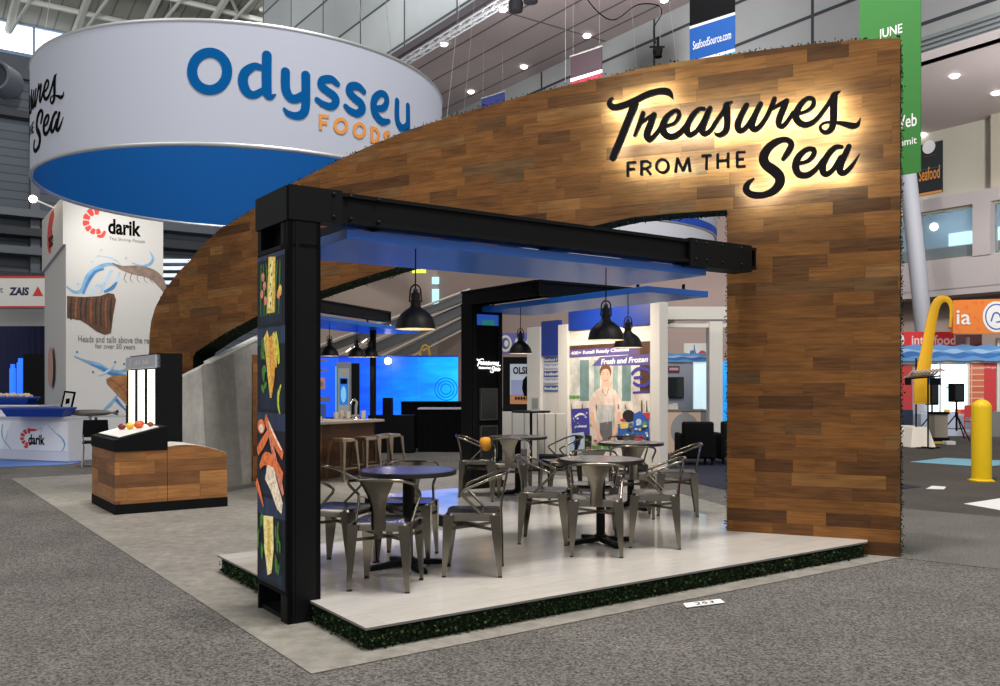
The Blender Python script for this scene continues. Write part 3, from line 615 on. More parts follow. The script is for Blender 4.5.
# light box with four dishes on the end of the post
lb = thing('lightbox', 'tall narrow lightbox with four seafood dish photos on the black corner post', 'lightbox', tuple(B(-.152, .779)), ROT)
q = MB(); q.box(0, .035, .0, .515, .17, 2.335); build('casing', q, M_BLACKM, lb, bevel=.004)
SL = [mat('slate_%d' % i, c_, .7, emit=.3, ecol=c_) for i, c_ in enumerate((S(18, 26, 38), S(44, 59, 86), S(28, 41, 60)))]
def glow(nm, r, g, b): return mottle(mat(nm, S(r*.95, g*.93, b*.9), .7, emit=.45, ecol=S(r, g, b)), 38, .55)
for m_ in SL: mottle(m_, 9, .45, (1, 1.5, .35))
FD = SL+[glow('fish_yellow', 226, 190, 92), glow('herb_green', 70, 128, 48), glow('crab_orange', 226, 120, 70), glow('shell_pale', 240, 222, 200), glow('prawn_pink', 214, 130, 110), glow('golden', 224, 162, 70), glow('lime', 190, 206, 70), glow('fillet', 238, 222, 160)]
# picture plane: u from 0 (far edge, picture left) to .57 (near edge), v = height
def flb(x, y, d): return (-d-.002, .527-x*.945, min(2.32, .2+(y-.36)*1.209))
q = Print(flb, .00018)
rng = random.Random(3)
H0, HN = .36, .455
def frame(k): return H0+k*HN
for k in range(4):
    y = frame(k); q.rect(.03, .54, y, y+HN, 0); q.rect(.03, .54, y+HN*.8, y+HN, 1); q.rect(.1, .48, y+.02, y+HN*.3, 2)
y = frame(3)-.055
for i in range(7): x = .1+.055*i+rng.uniform(-.01, .01); q.pen([(x, y+.12, .012), (x+rng.uniform(-.03, .03), y+.25, .018), (x+rng.uniform(-.02, .05), y+.4, .012)], 4)
for x, yy in ((.14, .33), (.12, .24), (.19, .2), (.43, .22), (.17, .28)): q.shape(ell(.0+x, y+yy, .03, .024, 12), 7)
q.shape(ell(.46, y+.24, .03, .03, 12), 3)
q.shape([(.22, y+.13), (.36, y+.13), (.38, y+.42), (.25, y+.43)], 3); q.shape([(.25, y+.16), (.31, y+.15), (.33, y+.4), (.28, y+.41)], 10)
for i in range(5): q.shape(ell(.29+.02*(i % 2), y+.18+.05*i, .012, .01, 8), 4)
y = frame(2)
for i in range(10): q.shape(ell(.12+rng.uniform(0, .08), y+.12+rng.uniform(0, .26), .035, .018, 10, rng.uniform(0, 3)), 4)
q.pen([(.2, y+.42, .08), (.27, y+.3, .12), (.3, y+.18, .1), (.3, y+.08, .03)], 3); q.pen([(.28, y+.4, .06), (.33, y+.25, .1), (.31, y+.1, .03)], 8)
q.pen([(.38, y+.42, .05), (.42, y+.34, .06), (.45, y+.26, .03)], 9); q.pen([(.34, y+.42, .05), (.38, y+.33, .05), (.4, y+.24, .02)], 3)
q.pen([(.49, y+.15, .012), (.44, y+.1, .035), (.44, y+.04, .03), (.47, y+.0, .01)], 9)
y = frame(1)
q.shape(ell(.12, y+.38, .07, .04, 14), 5); q.shape(ell(.12, y+.37, .045, .022, 12), 6)
q.pen([(.2, y+.43, .05), (.3, y+.36, .06), (.4, y+.3, .06), (.52, y+.24, .05)], 5); q.pen([(.26, y+.41, .015), (.36, y+.345, .018), (.5, y+.27, .015)], 6)
q.pen([(.05, y+.24, .05), (.15, y+.29, .06), (.28, y+.36, .04)], 5); q.pen([(.26, y+.38, .03), (.33, y+.28, .05), (.4, y+.2, .05)], 7)
q.pen([(.1, y+.16, .03), (.2, y+.21, .07), (.36, y+.19, .08), (.52, y+.13, .05)], 5)
q.shape([(.2, y+.1), (.24, y+.18), (.36, y+.17), (.44, y+.08), (.52, y+.0), (.5, y-.06), (.42, y-.04), (.3, y+.05)], 6)
q.pen([(.03, y+.08, .05), (.1, y+.02, .04), (.17, y-.05, .01)], 5); q.pen([(.4, y+.16, .03), (.48, y+.1, .05), (.53, y+.04, .03)], 7)
y = frame(0)
for i in range(22): q.shape(ell(rng.choice((.1, .42))+rng.uniform(-.03, .06), y+.1+rng.uniform(0, .24), .012, .035, 8, rng.uniform(-.5, .5)), 4)
q.shape([(.18, y+.36), (.36, y+.37), (.37, y+.2), (.33, y+.07), (.26, y+.05), (.2, y+.18)], 10); q.shape([(.24, y+.34), (.31, y+.34), (.32, y+.2), (.29, y+.1), (.26, y+.15)], 3)
build('picture_panel', q, FD, lb)

def canopy(name, label, loc, rz, lx, ly, z, th=.065):
    t = thing(name, label, 'canopy panel', loc, rz)
    q = MB(); q.box(0, lx, 0, ly, z, z+th); build('panel', q, M_BLUE, t, bevel=.003)
    for i in range(max(2, int(lx/1.1))):
        for j in (0.12, ly-.12):
            q = MB(); x = .25+i*(lx-.5)/max(1, int(lx/1.1)-1); q.tube([(x, j, z+th), (x, j, z+th+.09)], .018, 6); q.box(x-.04, x+.04, j-.03, j+.03, z+th, z+th+.012); build('hanger', q, M_BLACKM, t)
    return t
canopy('canopy_panel', 'long blue canopy panel hung below the front black beam', tuple(B(.29, .86)), ROT, 3.42, 1.05, 2.435)
canopy('canopy_panel', 'blue canopy panel behind the arch opening, above the rear tables', tuple(B(5.2, 2.17)), ROT+PI/2, 3.2, .93, 2.435)
# second portal, behind the opening
f2 = thing('steel_portal', 'black steel beams over the rear canopy, behind the arch opening', 'frame', tuple(B(4.12, 3.82)), ROT)
q = MB(); q.box(0, .18, 0, 1.63, 2.52, 2.71); q.box(-.02, .2, 0, 1.63, 2.52, 2.545); q.box(-.02, .2, 0, 1.63, 2.69, 2.71); build('long_beam', q, M_BLACK, f2)
q = MB(); hbeam(q, 0, 1.7, -.05, 2.52, 2.71, .16)
for x in (.5, .62, .74, .86, 1.1): q.tube([(x, .02, 2.46), (x, .02, 2.53)], .02, 6)
build('cross_beam', q, M_BLACK, f2)
# black display column with screen and logo
colm = thing('display_column', 'black display column with a white script logo and two small screens', 'column', tuple(B(4.1, 5.2)), ROT)
q = MB(); q.box(0, .5, 0, .24, .131, 2.53); q.box(-.02, .52, -.015, .26, .131, .22); build('body', q, M_BLACKM, colm, bevel=.006)
q = MB(); q.box(.02, .08, -.02, 0, .22, 2.5); q.box(.42, .48, -.02, 0, .22, 2.5); build('upright', q, M_BLACK, colm)
q = Print(lambda x, y, d: (x, -.02-d, y))
q.rect(.08, .42, 2.26, 2.4, 0); q.rect(.16, .36, 2.26, 2.33, 1); build('top_screen', q, [mat('screen_blue', S(40, 90, 190), .4, emit=.5), mat('screen_teal', S(40, 130, 130), .4, emit=.5)], colm)
q = MB()
for nm, sts in SIGN:
    for st in sts:
        k_ = .165
        stroke(q, [(.45+a/1000*k_, 1.645+b/1000*k_, max(c/1000*k_*1.25, .008)) for a, b, c in st], lambda x, y, d: (x, -.02-d, y), .001, .006, smooth=len(st) > 3, cap=False)
build('logo', q, mat('logo_white', S(245, 248, 252), .5, emit=1.3), colm)
for z0, z1 in ((1.02, 1.44), (.52, .95)):
    q = MB(); q.box(.13, .4, -.035, 0, z0, z1, 0); q.box(.145, .385, -.037, -.035, z0+.015, z1-.015, 1); build('screen', q, [mat('screen_rim', S(66, 66, 62), .4), mat('screen_dark', S(20, 22, 26), .12, spec=.7)], colm)
# third portal and canopy, over the bar
vb = Vector((.327, .945, 0)).normalized(); rb = math.atan2(vb.y, vb.x)
f3 = thing('steel_portal', 'black steel beam over the bar at the back left of the stand', 'frame', (-2.72, 12.72, 0), rb)
q = MB(); hbeam(q, 0, 2.5, -.08, 2.54, 2.715, .16); build('beam', q, M_STEEL, f3)
q = MB(); q.box(0.0, .16, -.08, .08, 0, 2.54); build('post', q, M_BLACK, f3)
canopy('canopy_panel', 'blue canopy panel above the bar and its pendant lamps', (-2.62, 12.75, 0), rb, 3.6, 1.0, 2.415)
q = MB(); q.box(-.04, .04, -.04, .04, .0, 2.42); q.box(-.09, .09, -.09, .09, 0, .012)
tag(build('support_post', q, M_BLACKM, loc=tuple(P(373, 385, 15.3))[:2]+(0,), rz=rb), 'slim black post holding the canopy at the end of the bar', 'post')
# ------------------------------------------------------------------ furniture on the platform
ZD = .13
def make_chair(label, loc, rz):
    t = thing('armchair', label, 'chair', loc, rz, None)
    q = MB()   # pressed seat pan with a turned-down apron
    def rr(w_, d_, r_, n=5):
        pts = []
        for sx, sy, a0 in ((1, 1, 0), (-1, 1, PI/2), (-1, -1, PI), (1, -1, 3*PI/2)):
            pts += [(sx*(w_-r_)+r_*math.cos(a0+PI/2*k/n), sy*(d_-r_)+r_*math.sin(a0+PI/2*k/n)) for k in range(n+1)]
        return pts
    rings = [(.205, .195, .06, .395), (.2, .19, .055, .44), (.192, .182, .05, .45), (.165, .155, .04, .446), (.06, .06, .02, .438)]
    n = 24
    for i, (w_, d_, r_, z) in enumerate(rings): q.v += [(x, y, z) for x, y in rr(w_, d_, r_)]
    for i in range(4): q.f += [(i*n+k, i*n+(k+1) % n, (i+1)*n+(k+1) % n, (i+1)*n+k) for k in range(n)]; q.m += [0]*n
    q.f.append(tuple(range(4*n, 5*n))); q.m.append(0)
    build('seat', q, M_GUN, t, smooth=50)
    for sx in (-1, 1):
        for sy in (-1, 1):
            q = MB(); X0, Y0, X1, Y1 = .172*sx, .163*sy, .195*sx, .198*sy
            def sec(x, y, z, h_): return [(x-h_*.5*sx, y+h_*.5*sy, z), (x+h_*.5*sx, y+h_*.5*sy, z), (x+h_*.5*sx, y-h_*.5*sy, z), (x+.1*h_*sx, y-.1*h_*sy, z)]
            P0, P1, P2 = sec(X0, Y0, .435, .078), sec(X0+(X1-X0)*.45, Y0+(Y1-Y0)*.45, .24, .056), sec(X1, Y1, .008, .026)
            for a, b in ((P0, P1), (P1, P2)): q.sweep_rect(a, b)
            l = build('leg', q, M_GUN, t)
            q = MB(); q.box(X1-.014, X1+.014, Y1-.014, Y1+.014, 0, .01); build('foot', q, M_RUB, l)
    q = MB(); q.bar((-.18, -.17, .33), (.18, .17, .33), .004, .022); q.bar((-.18, .17, .335), (.18, -.17, .335), .004, .022); build('cross_brace', q, M_GUN, t)
    # tube arms and back rail in one sweep
    half = [(.05, -.252, .735), (.13, -.245, .732), (.192, -.212, .722), (.219, -.14, .698), (.225, -.07, .668), (.224, -.005, .641), (.221, .045, .62), (.216, .072, .6), (.21, .064, .575), (.203, .02, .53), (.196, -.04, .47), (.191, -.07, .44)]
    path = [(-x, y, z) for x, y, z in reversed(half)]+half
    q = MB(); q.tube(spline([p+(0,) for p in path], 3) and [p[:3] for p in spline([p+(0,) for p in path], 3)], .0105, 7); build('arm_tube', q, M_GUN, t, smooth=60)
    q = MB()   # back splat, wide at the rail and waisted above the seat
    prof = [(.4, .052, -.2), (.45, .05, -.202), (.50, .047, -.206), (.56, .052, -.214), (.63, .07, -.228), (.69, .098, -.241), (.73, .118, -.247)]
    for z, w_, y in prof: q.v += [(-w_, y+.014, z), (-w_*.5, y, z), (w_*.5, y, z), (w_, y+.014, z)]
    m_ = len(q.v)
    for z, w_, y in prof: q.v += [(-w_, y+.010, z), (-w_*.5, y-.004, z), (w_*.5, y-.004, z), (w_, y+.010, z)]
    for i in range(len(prof)-1):
        for k in range(3):
            a = i*4+k; q.f += [(a, a+1, a+5, a+4), (m_+a+4, m_+a+5, m_+a+1, m_+a)]; q.m += [0, 0]
        for k in (0, 3): a = i*4+k; q.f.append((a, a+4, m_+a+4, m_+a)); q.m.append(0)
    build('back_splat', q, M_GUN, t, smooth=50)
    return t
chairs = [  # x, y, heading in degrees, label
    (-.766, 6.03, 82, 'metal armchair nearest the camera, its back turned, at the front round table'),
    (-1.2, 6.68, -19, 'metal armchair at the front round table, half hidden by the black corner post'),
    (-.72, 7.0, -95, 'metal armchair on the far side of the front round table, facing the camera'),
    (-.19, 6.48, 178, 'metal armchair seen in profile to the right of the front round table'),
    (.775, 7.2, 84, 'metal armchair seen from behind in front of the middle round table'),
    (.39, 7.75, -9, 'metal armchair on the left side of the middle round table'),
    (1.31, 7.57, 170, 'metal armchair right of the middle round table, facing left'),
    (.86, 8.2, -95, 'metal armchair hidden behind the middle round table, only its back rail showing'),
    (1.36, 9.2, 86, 'metal armchair with its back to the camera at the table before the kitchen poster'),
    (1.86, 9.4, 171, 'metal armchair farthest right, beside the opening edge and the black armchairs'),
    (.72, 10.75, 195, 'metal armchair right of the rear table, in front of the white booth post'),
    (-.28, 10.95, -3, 'metal armchair beside the black display column with an orange bag hung on it'),
    (.14, 10.5, 80, 'metal armchair with its back to the camera at the rear table by the black column'),
    (1.5, 10.5, -92, 'metal armchair behind the table before the kitchen poster, only its rail showing'),
]
for i, (x, y, a, lab) in enumerate(chairs):
    rz = math.radians(a-90)
    if i == 0: ch0 = make_chair(lab, (x, y, ZD), rz)
    else: dup(ch0, (x, y, ZD), rz, lab)
for o in list(C.objects):
    if o.get('category') == 'chair': o['group'] = 'metal armchairs around the round tables'
M_TOP = mat('table_top', S(84, 75, 66), .22, spec=.85); M_TOPE = mat('table_edge', S(30, 28, 28), .5)
def make_table(label, loc):
    t = thing('round_table', label, 'table', loc, .5, 'round tables on the platform')
    q = MB(); q.lathe([(.01, .722), (.345, .722)], 48, mi=0, cap0=False); q.lathe([(.345, .722), (.36, .72), (.363, .707), (.36, .69), (.34, .687), (.02, .687)], 48, mi=1); build('tabletop', q, [M_TOP, M_TOPE], t, smooth=35)
    q = MB(); q.tube([(0, 0, .03), (0, 0, .687)], .038, 16); q.lathe([(.16, .682), (.16, .687), (.05, .662)], 4); build('post', q, M_BLACK, t, smooth=40)
    q = MB(); q.lathe([(.05, .075), (.07, .05), (.07, .03)], 16, cap0=True); build('hub', q, M_BLACK, t)
    for k in range(4):
        a = k*PI/2; d = Vector((math.cos(a), math.sin(a), 0)); s_ = Vector((-d.y, d.x, 0)); q = MB()
        p0, p1 = d*.04, d*.3
        q.hexa([p0-s_*.035+Vector((0, 0, .02)), p1-s_*.026+Vector((0, 0, .0)), p1+s_*.026, p0+s_*.035+Vector((0, 0, .02))], [p0-s_*.035+Vector((0, 0, .06)), p1-s_*.026+Vector((0, 0, .03)), p1+s_*.026+Vector((0, 0, .03)), p0+s_*.035+Vector((0, 0, .06))])
        build('foot', q, M_BLACK, t)
    return t
tb = make_table('round cafe table at the front of the platform, its top reflecting blue', (-.684, 6.64, ZD))
for (x, y), lab in (((.86, 7.65), 'round cafe table in the middle of the platform with brown top'), ((1.438, 9.85), 'round cafe table in front of the kitchen poster'), ((.22, 11.0), 'round cafe table at the rear beside the black display column')): dup(tb, (x, y, ZD), .4, lab)
# orange bag hung on a chair arm
q = MB(); bp = P(486, 444, 10.9)
q.lathe([(.02, -.085), (.05, -.07), (.075, -.02), (.08, .03), (.06, .075), (.02, .085)], 14, cap0=True, cap1=True); rng = random.Random(1)
q.v = [(x*(1+rng.uniform(-.15, .15)), y*(1+rng.uniform(-.15, .15)), z) for x, y, z in q.v]
tag(build('orange_bag', q, mat('orange_cloth', S(214, 146, 40), .7), loc=bp, smooth=60), 'small crumpled orange bag hanging on a chair arm by the black column', 'bag')
# ------------------------------------------------------------------ pendant lamps
M_LIN = mat('shade_inside', S(235, 228, 214), .5); M_BULB = mat('bulb', S(255, 236, 200), .5, emit=18, ecol=S(255, 222, 170)); M_SHADE = mat('shade_black', S(17, 16, 16), .45, spec=.35)
def pendant(label, loc, ztop_, r, group):
    t = thing('pendant_lamp', label, 'lamp', loc, 0, group); k = r/.145
    q = MB(); q.lathe([(.145*k, 0), (.142*k, .02*k), (.13*k, .065*k), (.105*k, .105*k), (.07*k, .135*k), (.045*k, .15*k), (.036*k, .165*k)], 32, mi=0); q.lathe([(.030*k, .158*k), (.066*k, .13*k), (.1*k, .1*k), (.126*k, .06*k), (.139*k, .02*k), (.142*k, .0)], 32, mi=1); q.lathe([(.145*k, 0), (.142*k, -.002), (.14*k, 0)], 32, mi=1)
    build('lamp_shade', q, [M_SHADE, M_LIN], t, smooth=50)
    q = MB(); q.lathe([(.034*k, .16*k), (.038*k, .2*k), (.03*k, .205*k), (.032*k, .25*k), (.018*k, .262*k), (.014*k, .285*k)], 16, cap1=True)
    for s_ in (-1, 1): q.ball((s_*.042*k, 0, .2*k), .008*k, 5)
    build('cap', q, M_SHADE, t, smooth=40)
    q = MB(); q.tube([(.038*k*math.cos(a), 0, .265*k+.05*k*math.sin(a)) for a in [PI*j/10-.35*(j == 0) for j in range(11)]], .006*k, 6); q.tube([(.038*k, 0, .265*k), (.042*k, 0, .2*k)], .006*k, 6); q.tube([(-.038*k, 0, .265*k), (-.042*k, 0, .2*k)], .006*k, 6); build('yoke', q, M_SHADE, t, smooth=60)
    q = MB(); q.tube([(0, 0, .28*k), (0, 0, ztop_-loc[2])], .005, 6); build('cord', q, M_BLACKM, t)
    q = MB(); q.ball((0, 0, .045*k), .028*k, 8); q.tube([(0, 0, .07*k), (0, 0, .16*k)], .014*k, 8); build('bulb', q, M_BULB, t, smooth=80)
    light('lamp_light', 'SPOT', (loc[0], loc[1], loc[2]+.01), 16, (1, .86, .66), .05, (0, 0, 0), 130, .6)
    return t
for (px, rim, D, zt, r, lab) in ((415.5, 329, 6.28, 2.435, .143, 'black dome pendant lamp hanging nearest, above the front round table'), (606, 340, 7.31, 2.435, .148, 'black dome pendant lamp hanging above the middle round table'), (628, 347.5, 9.25, 2.435, .148, 'black dome pendant lamp behind the middle one, in front of the kitchen poster'), (520.5, 353.5, 11.0, 2.435, .14, 'black dome pendant lamp beside the black display column')):
    pendant(lab, tuple(P(px, rim, D)), zt, r, 'pendant lamps over the round tables')
for (px, rim, D, lab) in ((329.5, 356, 13.9, 'first black pendant lamp over the bar, next to the corner post'), (357, 357, 14.4, 'middle black pendant lamp over the bar'), (370, 357, 15.0, 'last black pendant lamp over the bar, against the slim post')):
    pendant(lab, tuple(P(px, rim, D)), 2.42, .145, 'pendant lamps over the bar')
# ------------------------------------------------------------------ left of the stand: kiosk, freezer, concrete panel, bar
kd = thing('display_kiosk', 'wood clad sampling kiosk with sloping black top holding fruit, in front of the freezer', 'kiosk', (-4.383, 10.19, 0), ROT)
q = MB(); q.box(0, .574, 0, 1.3, .115, .717); build('body', q, M_WOOD2, kd)
q = MB(); q.box(-.005, .58, -.005, 1.305, 0, .115); build('plinth', q, M_BLACKM, kd)
q = MB(); q.hexa([(-.01, -.01, .717), (.58, -.01, .717), (.58, 1.31, .717), (-.01, 1.31, .717)], [(-.01, -.01, .85), (.58, -.01, 1.0), (.58, 1.31, 1.0), (-.01, 1.31, .85)]); build('sloping_top', q, M_BLACKM, kd, bevel=.004)
q = MB(); q.hexa([(.06, .08, .875), (.5, .08, .985), (.5, 1.2, .985), (.06, 1.2, .875)], [(.06, .08, .882), (.5, .08, .994), (.5, 1.2, .994), (.06, 1.2, .882)]); build('white_inlay', q, M_WHITE, kd)
ib = thing('ice_bin', 'low wood clad bin with curved sides and a white liner, beside the kiosk', 'bin', (-4.383, 10.19, 0), ROT)
prof = [(.58, .752), (.68, .765), (.8, .768), (.92, .756), (1.06, .728), (1.18, .69), (1.283, .645)]
for y0, y1, nm in ((0, .03, 'side'), (.66, .69, 'side')):
    q = MB(); q.prism([(.58, .115)]+[(1.283, .115)]+prof[::-1], y0, y1, f=lambda x, y, z: (x, z, y)); build(nm, q, M_WOOD2, ib)
q = MB(); q.box(1.255, 1.283, .03, .66, .115, .64); q.box(.58, .6, .03, .66, .115, .74); build('end_panel', q, M_WOOD2, ib)
q = MB(); q.box(.58, 1.29, -.005, .695, 0, .115); build('plinth', q, M_BLACKM, ib)
q = MB()
for (x0, z0), (x1, z1) in zip(prof, prof[1:]): q.hexa([(x0, .03, z0-.05), (x1, .03, z1-.05), (x1, .66, z1-.05), (x0, .66, z0-.05)], [(x0, .03, z0+.005), (x1, .03, z1+.005), (x1, .66, z1+.005), (x0, .66, z0+.005)])
build('white_liner', q, M_WHITE, ib)
def kz(x): return .882+(x-.06)/.44*.112
KM = Matrix.Translation((-4.383, 10.19, 0)) @ Matrix.Rotation(ROT, 4, 'Z')
for x, y, r, c_, lab in ((.3, .62, .05, (236, 190, 40), 'yellow lemon on the kiosk inlay'), (.36, .45, .055, (226, 96, 36), 'orange pepper on the kiosk inlay'), (.25, .82, .045, (120, 30, 50), 'dark red fruit on the kiosk inlay'), (.42, .62, .045, (214, 70, 40), 'red tomato at the upper edge of the kiosk inlay'), (.46, .3, .035, (150, 60, 40), 'small brown fruit at the near upper corner of the kiosk')):
    q = MB(); q.ball((0, 0, 0), (r, r*.9, r*.85), 8); q.tube([(0, 0, r*.8), (r*.1, 0, r*1.1)], r*.08, 5)
    tag(build('fruit', q, mat('fruit_%d_%d' % c_[:2], S(*c_), .45), loc=KM @ Vector((x, y, kz(x)+r*.8)), smooth=60), lab, 'fruit', 'fruit on the kiosk')
fz_ = thing('glass_door_freezer', 'tall black freezer with three glowing glass doors beside the wooden arch foot', 'freezer', (-4.25, 11.2, 0), ROT)
q = MB(); q.box(0, .27, 0, 1.59, .08, 1.88); q.box(-.04, .0, 0, .03, .0, 1.88); q.box(-.04, .27, 0, 1.59, 0, .08); build('cabinet', q, M_BLACK, fz_)
q = MB(); q.box(-.06, 0, .0, 1.59, 1.7, 1.86); build('header', q, mat('header_grey', S(150, 152, 160), .5, emit=.25), fz_)
q = Print(lambda x, y, d: (-.062-d, 1.59-x, y)); q.rect(.22, .27, 1.73, 1.83, 0); q.rect(.27, .33, 1.8, 1.83, 0)
for i_ in range(9):
    if i_ != 4: q.rect(.5+i_*.09, .565+i_*.09, 1.75, 1.79+.02*(i_ % 2), 0)
build('header_lettering', q, M_WHITE, fz_)
M_FRZ = mat('freezer_glow', S(255, 250, 226), .4, emit=1.9, ecol=S(255, 250, 226)); M_SHELF = mat('freezer_goods', S(96, 88, 78), .6, emit=.1)
for k in range(3):
    y0 = .04+k*.52; q = MB(); q.box(-.03, -.004, y0, y0+.5, .12, 1.68, 0); q.box(-.05, -.03, y0, y0+.025, .12, 1.68, 1); q.box(-.05, -.03, y0+.475, y0+.5, .12, 1.68, 1)
    q.box(-.032, -.03, y0+.05, y0+.09, .2, .85, 2); q.box(-.032, -.03, y0+.11, y0+.17, .2, .7, 2)
    dd = build('door', q, [M_FRZ, M_BLACK, M_SHELF], fz_); q = MB(); q.bar((-.065, y0+.43, .7), (-.065, y0+.43, 1.2), .02, .02); build('handle', q, M_BLACK, dd)
light('freezer_light', 'AREA', KM @ Vector((.55, 1.5, 1.2)), 5, (1, .97, .86), .6, target=KM @ Vector((-.6, 1.2, .8)))
# folded concrete panel
vbn = Vector((-vb.y, vb.x, 0))
q = MB(); L0, L1 = -.12, 2.4
q.uv = None
pts = [(L0, 0), (L1, 0), (L1, 2.44), (L0, 1.575)]
q.prism(pts, 0, .08, f=lambda x, y, z: (x, z, y))
q.poly([(.42, -.004, .0), (1.2, -.004, .0), (.98, -.004, 1.92), (.28, -.004, 1.73)], 1)
q.box(L0, L1, -.012, 0, 0, .06, 2)
q.hexa([(.45, -.01, 1.765), (L1, -.01, 2.43), (L1, .09, 2.43), (.45, .09, 1.765)], [(.45, -.01, 1.8), (L1, -.01, 2.465), (L1, .09, 2.465), (.45, .09, 1.8)], 3)
q.box(1.42, 2.2, -.02, 0, .08, 1.92, 4)
tag(build('concrete_panel_wall', q, [M_CONCW, speckle('concrete_dark', S(138, 135, 131), S(154, 151, 146), 5, .8, .05), M_GREYINK, M_WHITE, M_WOOD2], loc=(-4.06, 11.62, 0), rz=rb), 'grey concrete look wall with a slanting top rising to the right, behind the kiosk', 'wall')
# bar counter with stools
vB = Vector((.545, .838, 0)); rB = math.atan2(vB.y, vB.x)
br_ = thing('bar_counter', 'wood fronted bar counter with pale worktop under the canopy', 'bar counter', (-2.80, 13.75, 0), rB)
q = MB(); q.box(-.03, 1.5, -.06, .72, .87, .91); build('worktop', q, mat('worktop', S(176, 164, 150), .35), br_, bevel=.004)
q = MB(); q.box(0, 1.44, .12, .7, .08, .87); q.box(0.03, 1.4, .16, .68, 0, .08); build('body', q, planks('bar_wood', .14, .7, [(0, S(70, 42, 26)), (.5, S(104, 66, 40)), (1, S(84, 54, 34))], .5), br_)
q = MB(); q.box(-.02, .06, -.02, .12, 0, .87); build('leg', q, M_WOOD2, br_)
q = MB(); q.box(.42, .78, .3, .62, .911, .925); q.box(.05, .4, .3, .62, .911, .985)
tag(build('serving_tray', q, mat('tray_grey', S(190, 184, 176), .4), loc=(-2.80, 13.75, 0), rz=rB), 'pale serving tray and box lying on the bar worktop', 'tray')
BMx = Matrix.Translation((-2.80, 13.75, 0)) @ Matrix.Rotation(rB, 4, 'Z')
M_CHR = mat('chrome', S(220, 220, 222), .12, 1.)
tp = thing('bar_tap', 'chrome swan neck tap standing on the bar end', 'tap', BMx @ Vector((1.25, .35, .91)), rB)
q = MB(); q.tube([(0, 0, 0), (0, 0, .22), (.02, 0, .28), (-.04, 0, .33), (-.12, 0, .3), (-.14, 0, .24)], .022, 8); build('spout', q, M_CHR, tp, smooth=60)
q = MB(); q.lathe([(.07, 0), (.06, .03), (.03, .05)], 14, cap0=True, cap1=True); q.bar((-.12, 0, .06), (.12, 0, .06), .03, .03); build('base', q, M_CHR, tp, smooth=40)
for i, (x, y, h_, lab) in enumerate(((1.0, .3, .13, 'short glass on the bar left of the tap'), (1.05, .5, .15, 'taller cup on the bar left of the tap'), (1.38, .3, .14, 'cup at the very end of the bar'), (.85, .42, .12, 'bowl shaped cup on the bar farthest from the tap'))):
    q = MB(); q.lathe([(.03, 0), (.036, .01), (.045, h_), (.04, h_), (.03, .015)], 14, cap0=True)
    tag(build('cup', q, mat('cup_pale', S(206, 200, 190), .3), loc=BMx @ Vector((x, y, .911)), smooth=50), lab, 'cup', 'cups on the bar')
M_STOOL = mat('stool_metal', S(176, 164, 146), .36, 1.)
def make_stool(label, loc, rz):
    t = thing('bar_stool', label, 'stool', loc, rz, 'metal bar stools at the counter')
    q = MB(); q.hexa([(-.14, -.14, .6), (.14, -.14, .6), (.14, .14, .6), (-.14, .14, .6)], [(-.13, -.13, .66), (.13, -.13, .66), (.13, .13, .66), (-.13, .13, .66)]); build('seat', q, M_STOOL, t, bevel=.015)
    for sx in (-1, 1):
        for sy in (-1, 1):
            q = MB(); a, b = Vector((.12*sx, .12*sy, .62)), Vector((.18*sx, .18*sy, 0))
            def sec(c, w_): return [c+Vector((-w_*sx*.3, w_*sy*.5, 0)), c+Vector((w_*sx*.5, w_*sy*.5, 0)), c+Vector((w_*sx*.5, -w_*sy*.3, 0)), c]
            q.sweep_rect(sec(a, .075), sec(b, .035)); build('leg', q, M_STOOL, t)
    q = MB()
    for a, b in (((-1, -1), (1, -1)), ((1, -1), (1, 1)), ((1, 1), (-1, 1)), ((-1, 1), (-1, -1))): q.bar((a[0]*.165, a[1]*.165, .2), (b[0]*.165, b[1]*.165, .2), .012, .022)
    build('footrest', q, M_STOOL, t); return t
for i, (px, py, lab) in enumerate(((343, 438, 'first metal bar stool, nearest the corner post'), (365.5, 436.3, 'second metal bar stool from the corner post'), (378, 434.8, 'third metal bar stool from the corner post'), (390, 433.5, 'last metal bar stool, at the far end of the bar'))):
    v = G(px, py, .66); v.z = 0
    if i == 0: st0 = make_stool(lab, v, rB)
    else: dup(st0, v, rB, lab)
# things behind the bar
wd = P(344, 385, 17.2); sd = thing('sign_tower', 'grey standing sign with a blue picture, behind the bar', 'sign', (wd.x, wd.y, 0), .3)
q = MB(); q.box(-.14, .14, 0, .06, .78, 1.92); q.box(.14, .3, .0, .3, .6, 1.9, 1); q.box(-.3, .35, -.1, .4, 0, .85, 1); build('board', q, [mat('board_grey', S(128, 132, 140), .5), M_BLACKM], sd)
q = Print(lambda x, y, d: (x, -.001-d, y)); q.rect(-.11, .1, .88, 1.8, 0); q.rect(-.09, .08, 1.1, 1.62, 1); q.rect(-.07, .06, 1.5, 1.6, 2); q.shape(ell(-.01, 1.3, .05, .16, 14), 3)
build('picture', q, [mat('pic_grey', S(170, 172, 176), .5), mat('pic_blue', S(30, 110, 200), .5, emit=.5), M_INK, mat('pic_cyan', S(120, 190, 230), .5, emit=.5)], sd)
v = P(327, 385, 17.8); ps = thing('product_wall', 'blue lit panel with product packs behind the bar, beside the corner post', 'panel', (v.x, v.y, 0), .1)
q = MB(); q.box(-.3, .22, 0, .05, .5, 2.02); build('panel', q, mat('lit_blue', S(20, 80, 220), .6, emit=.9, ecol=S(10, 80, 235)), ps)
q = Print(lambda x, y, d: (x, -.001-d, y)); q.rect(-.2, 0, 1.95, 2.0, 1); q.rect(-.2, .0, 1.75, 1.8, 1); q.rect(-.2, -.04, 1.4, 1.62, 2); q.rect(-.16, -.08, 1.45, 1.55, 1)
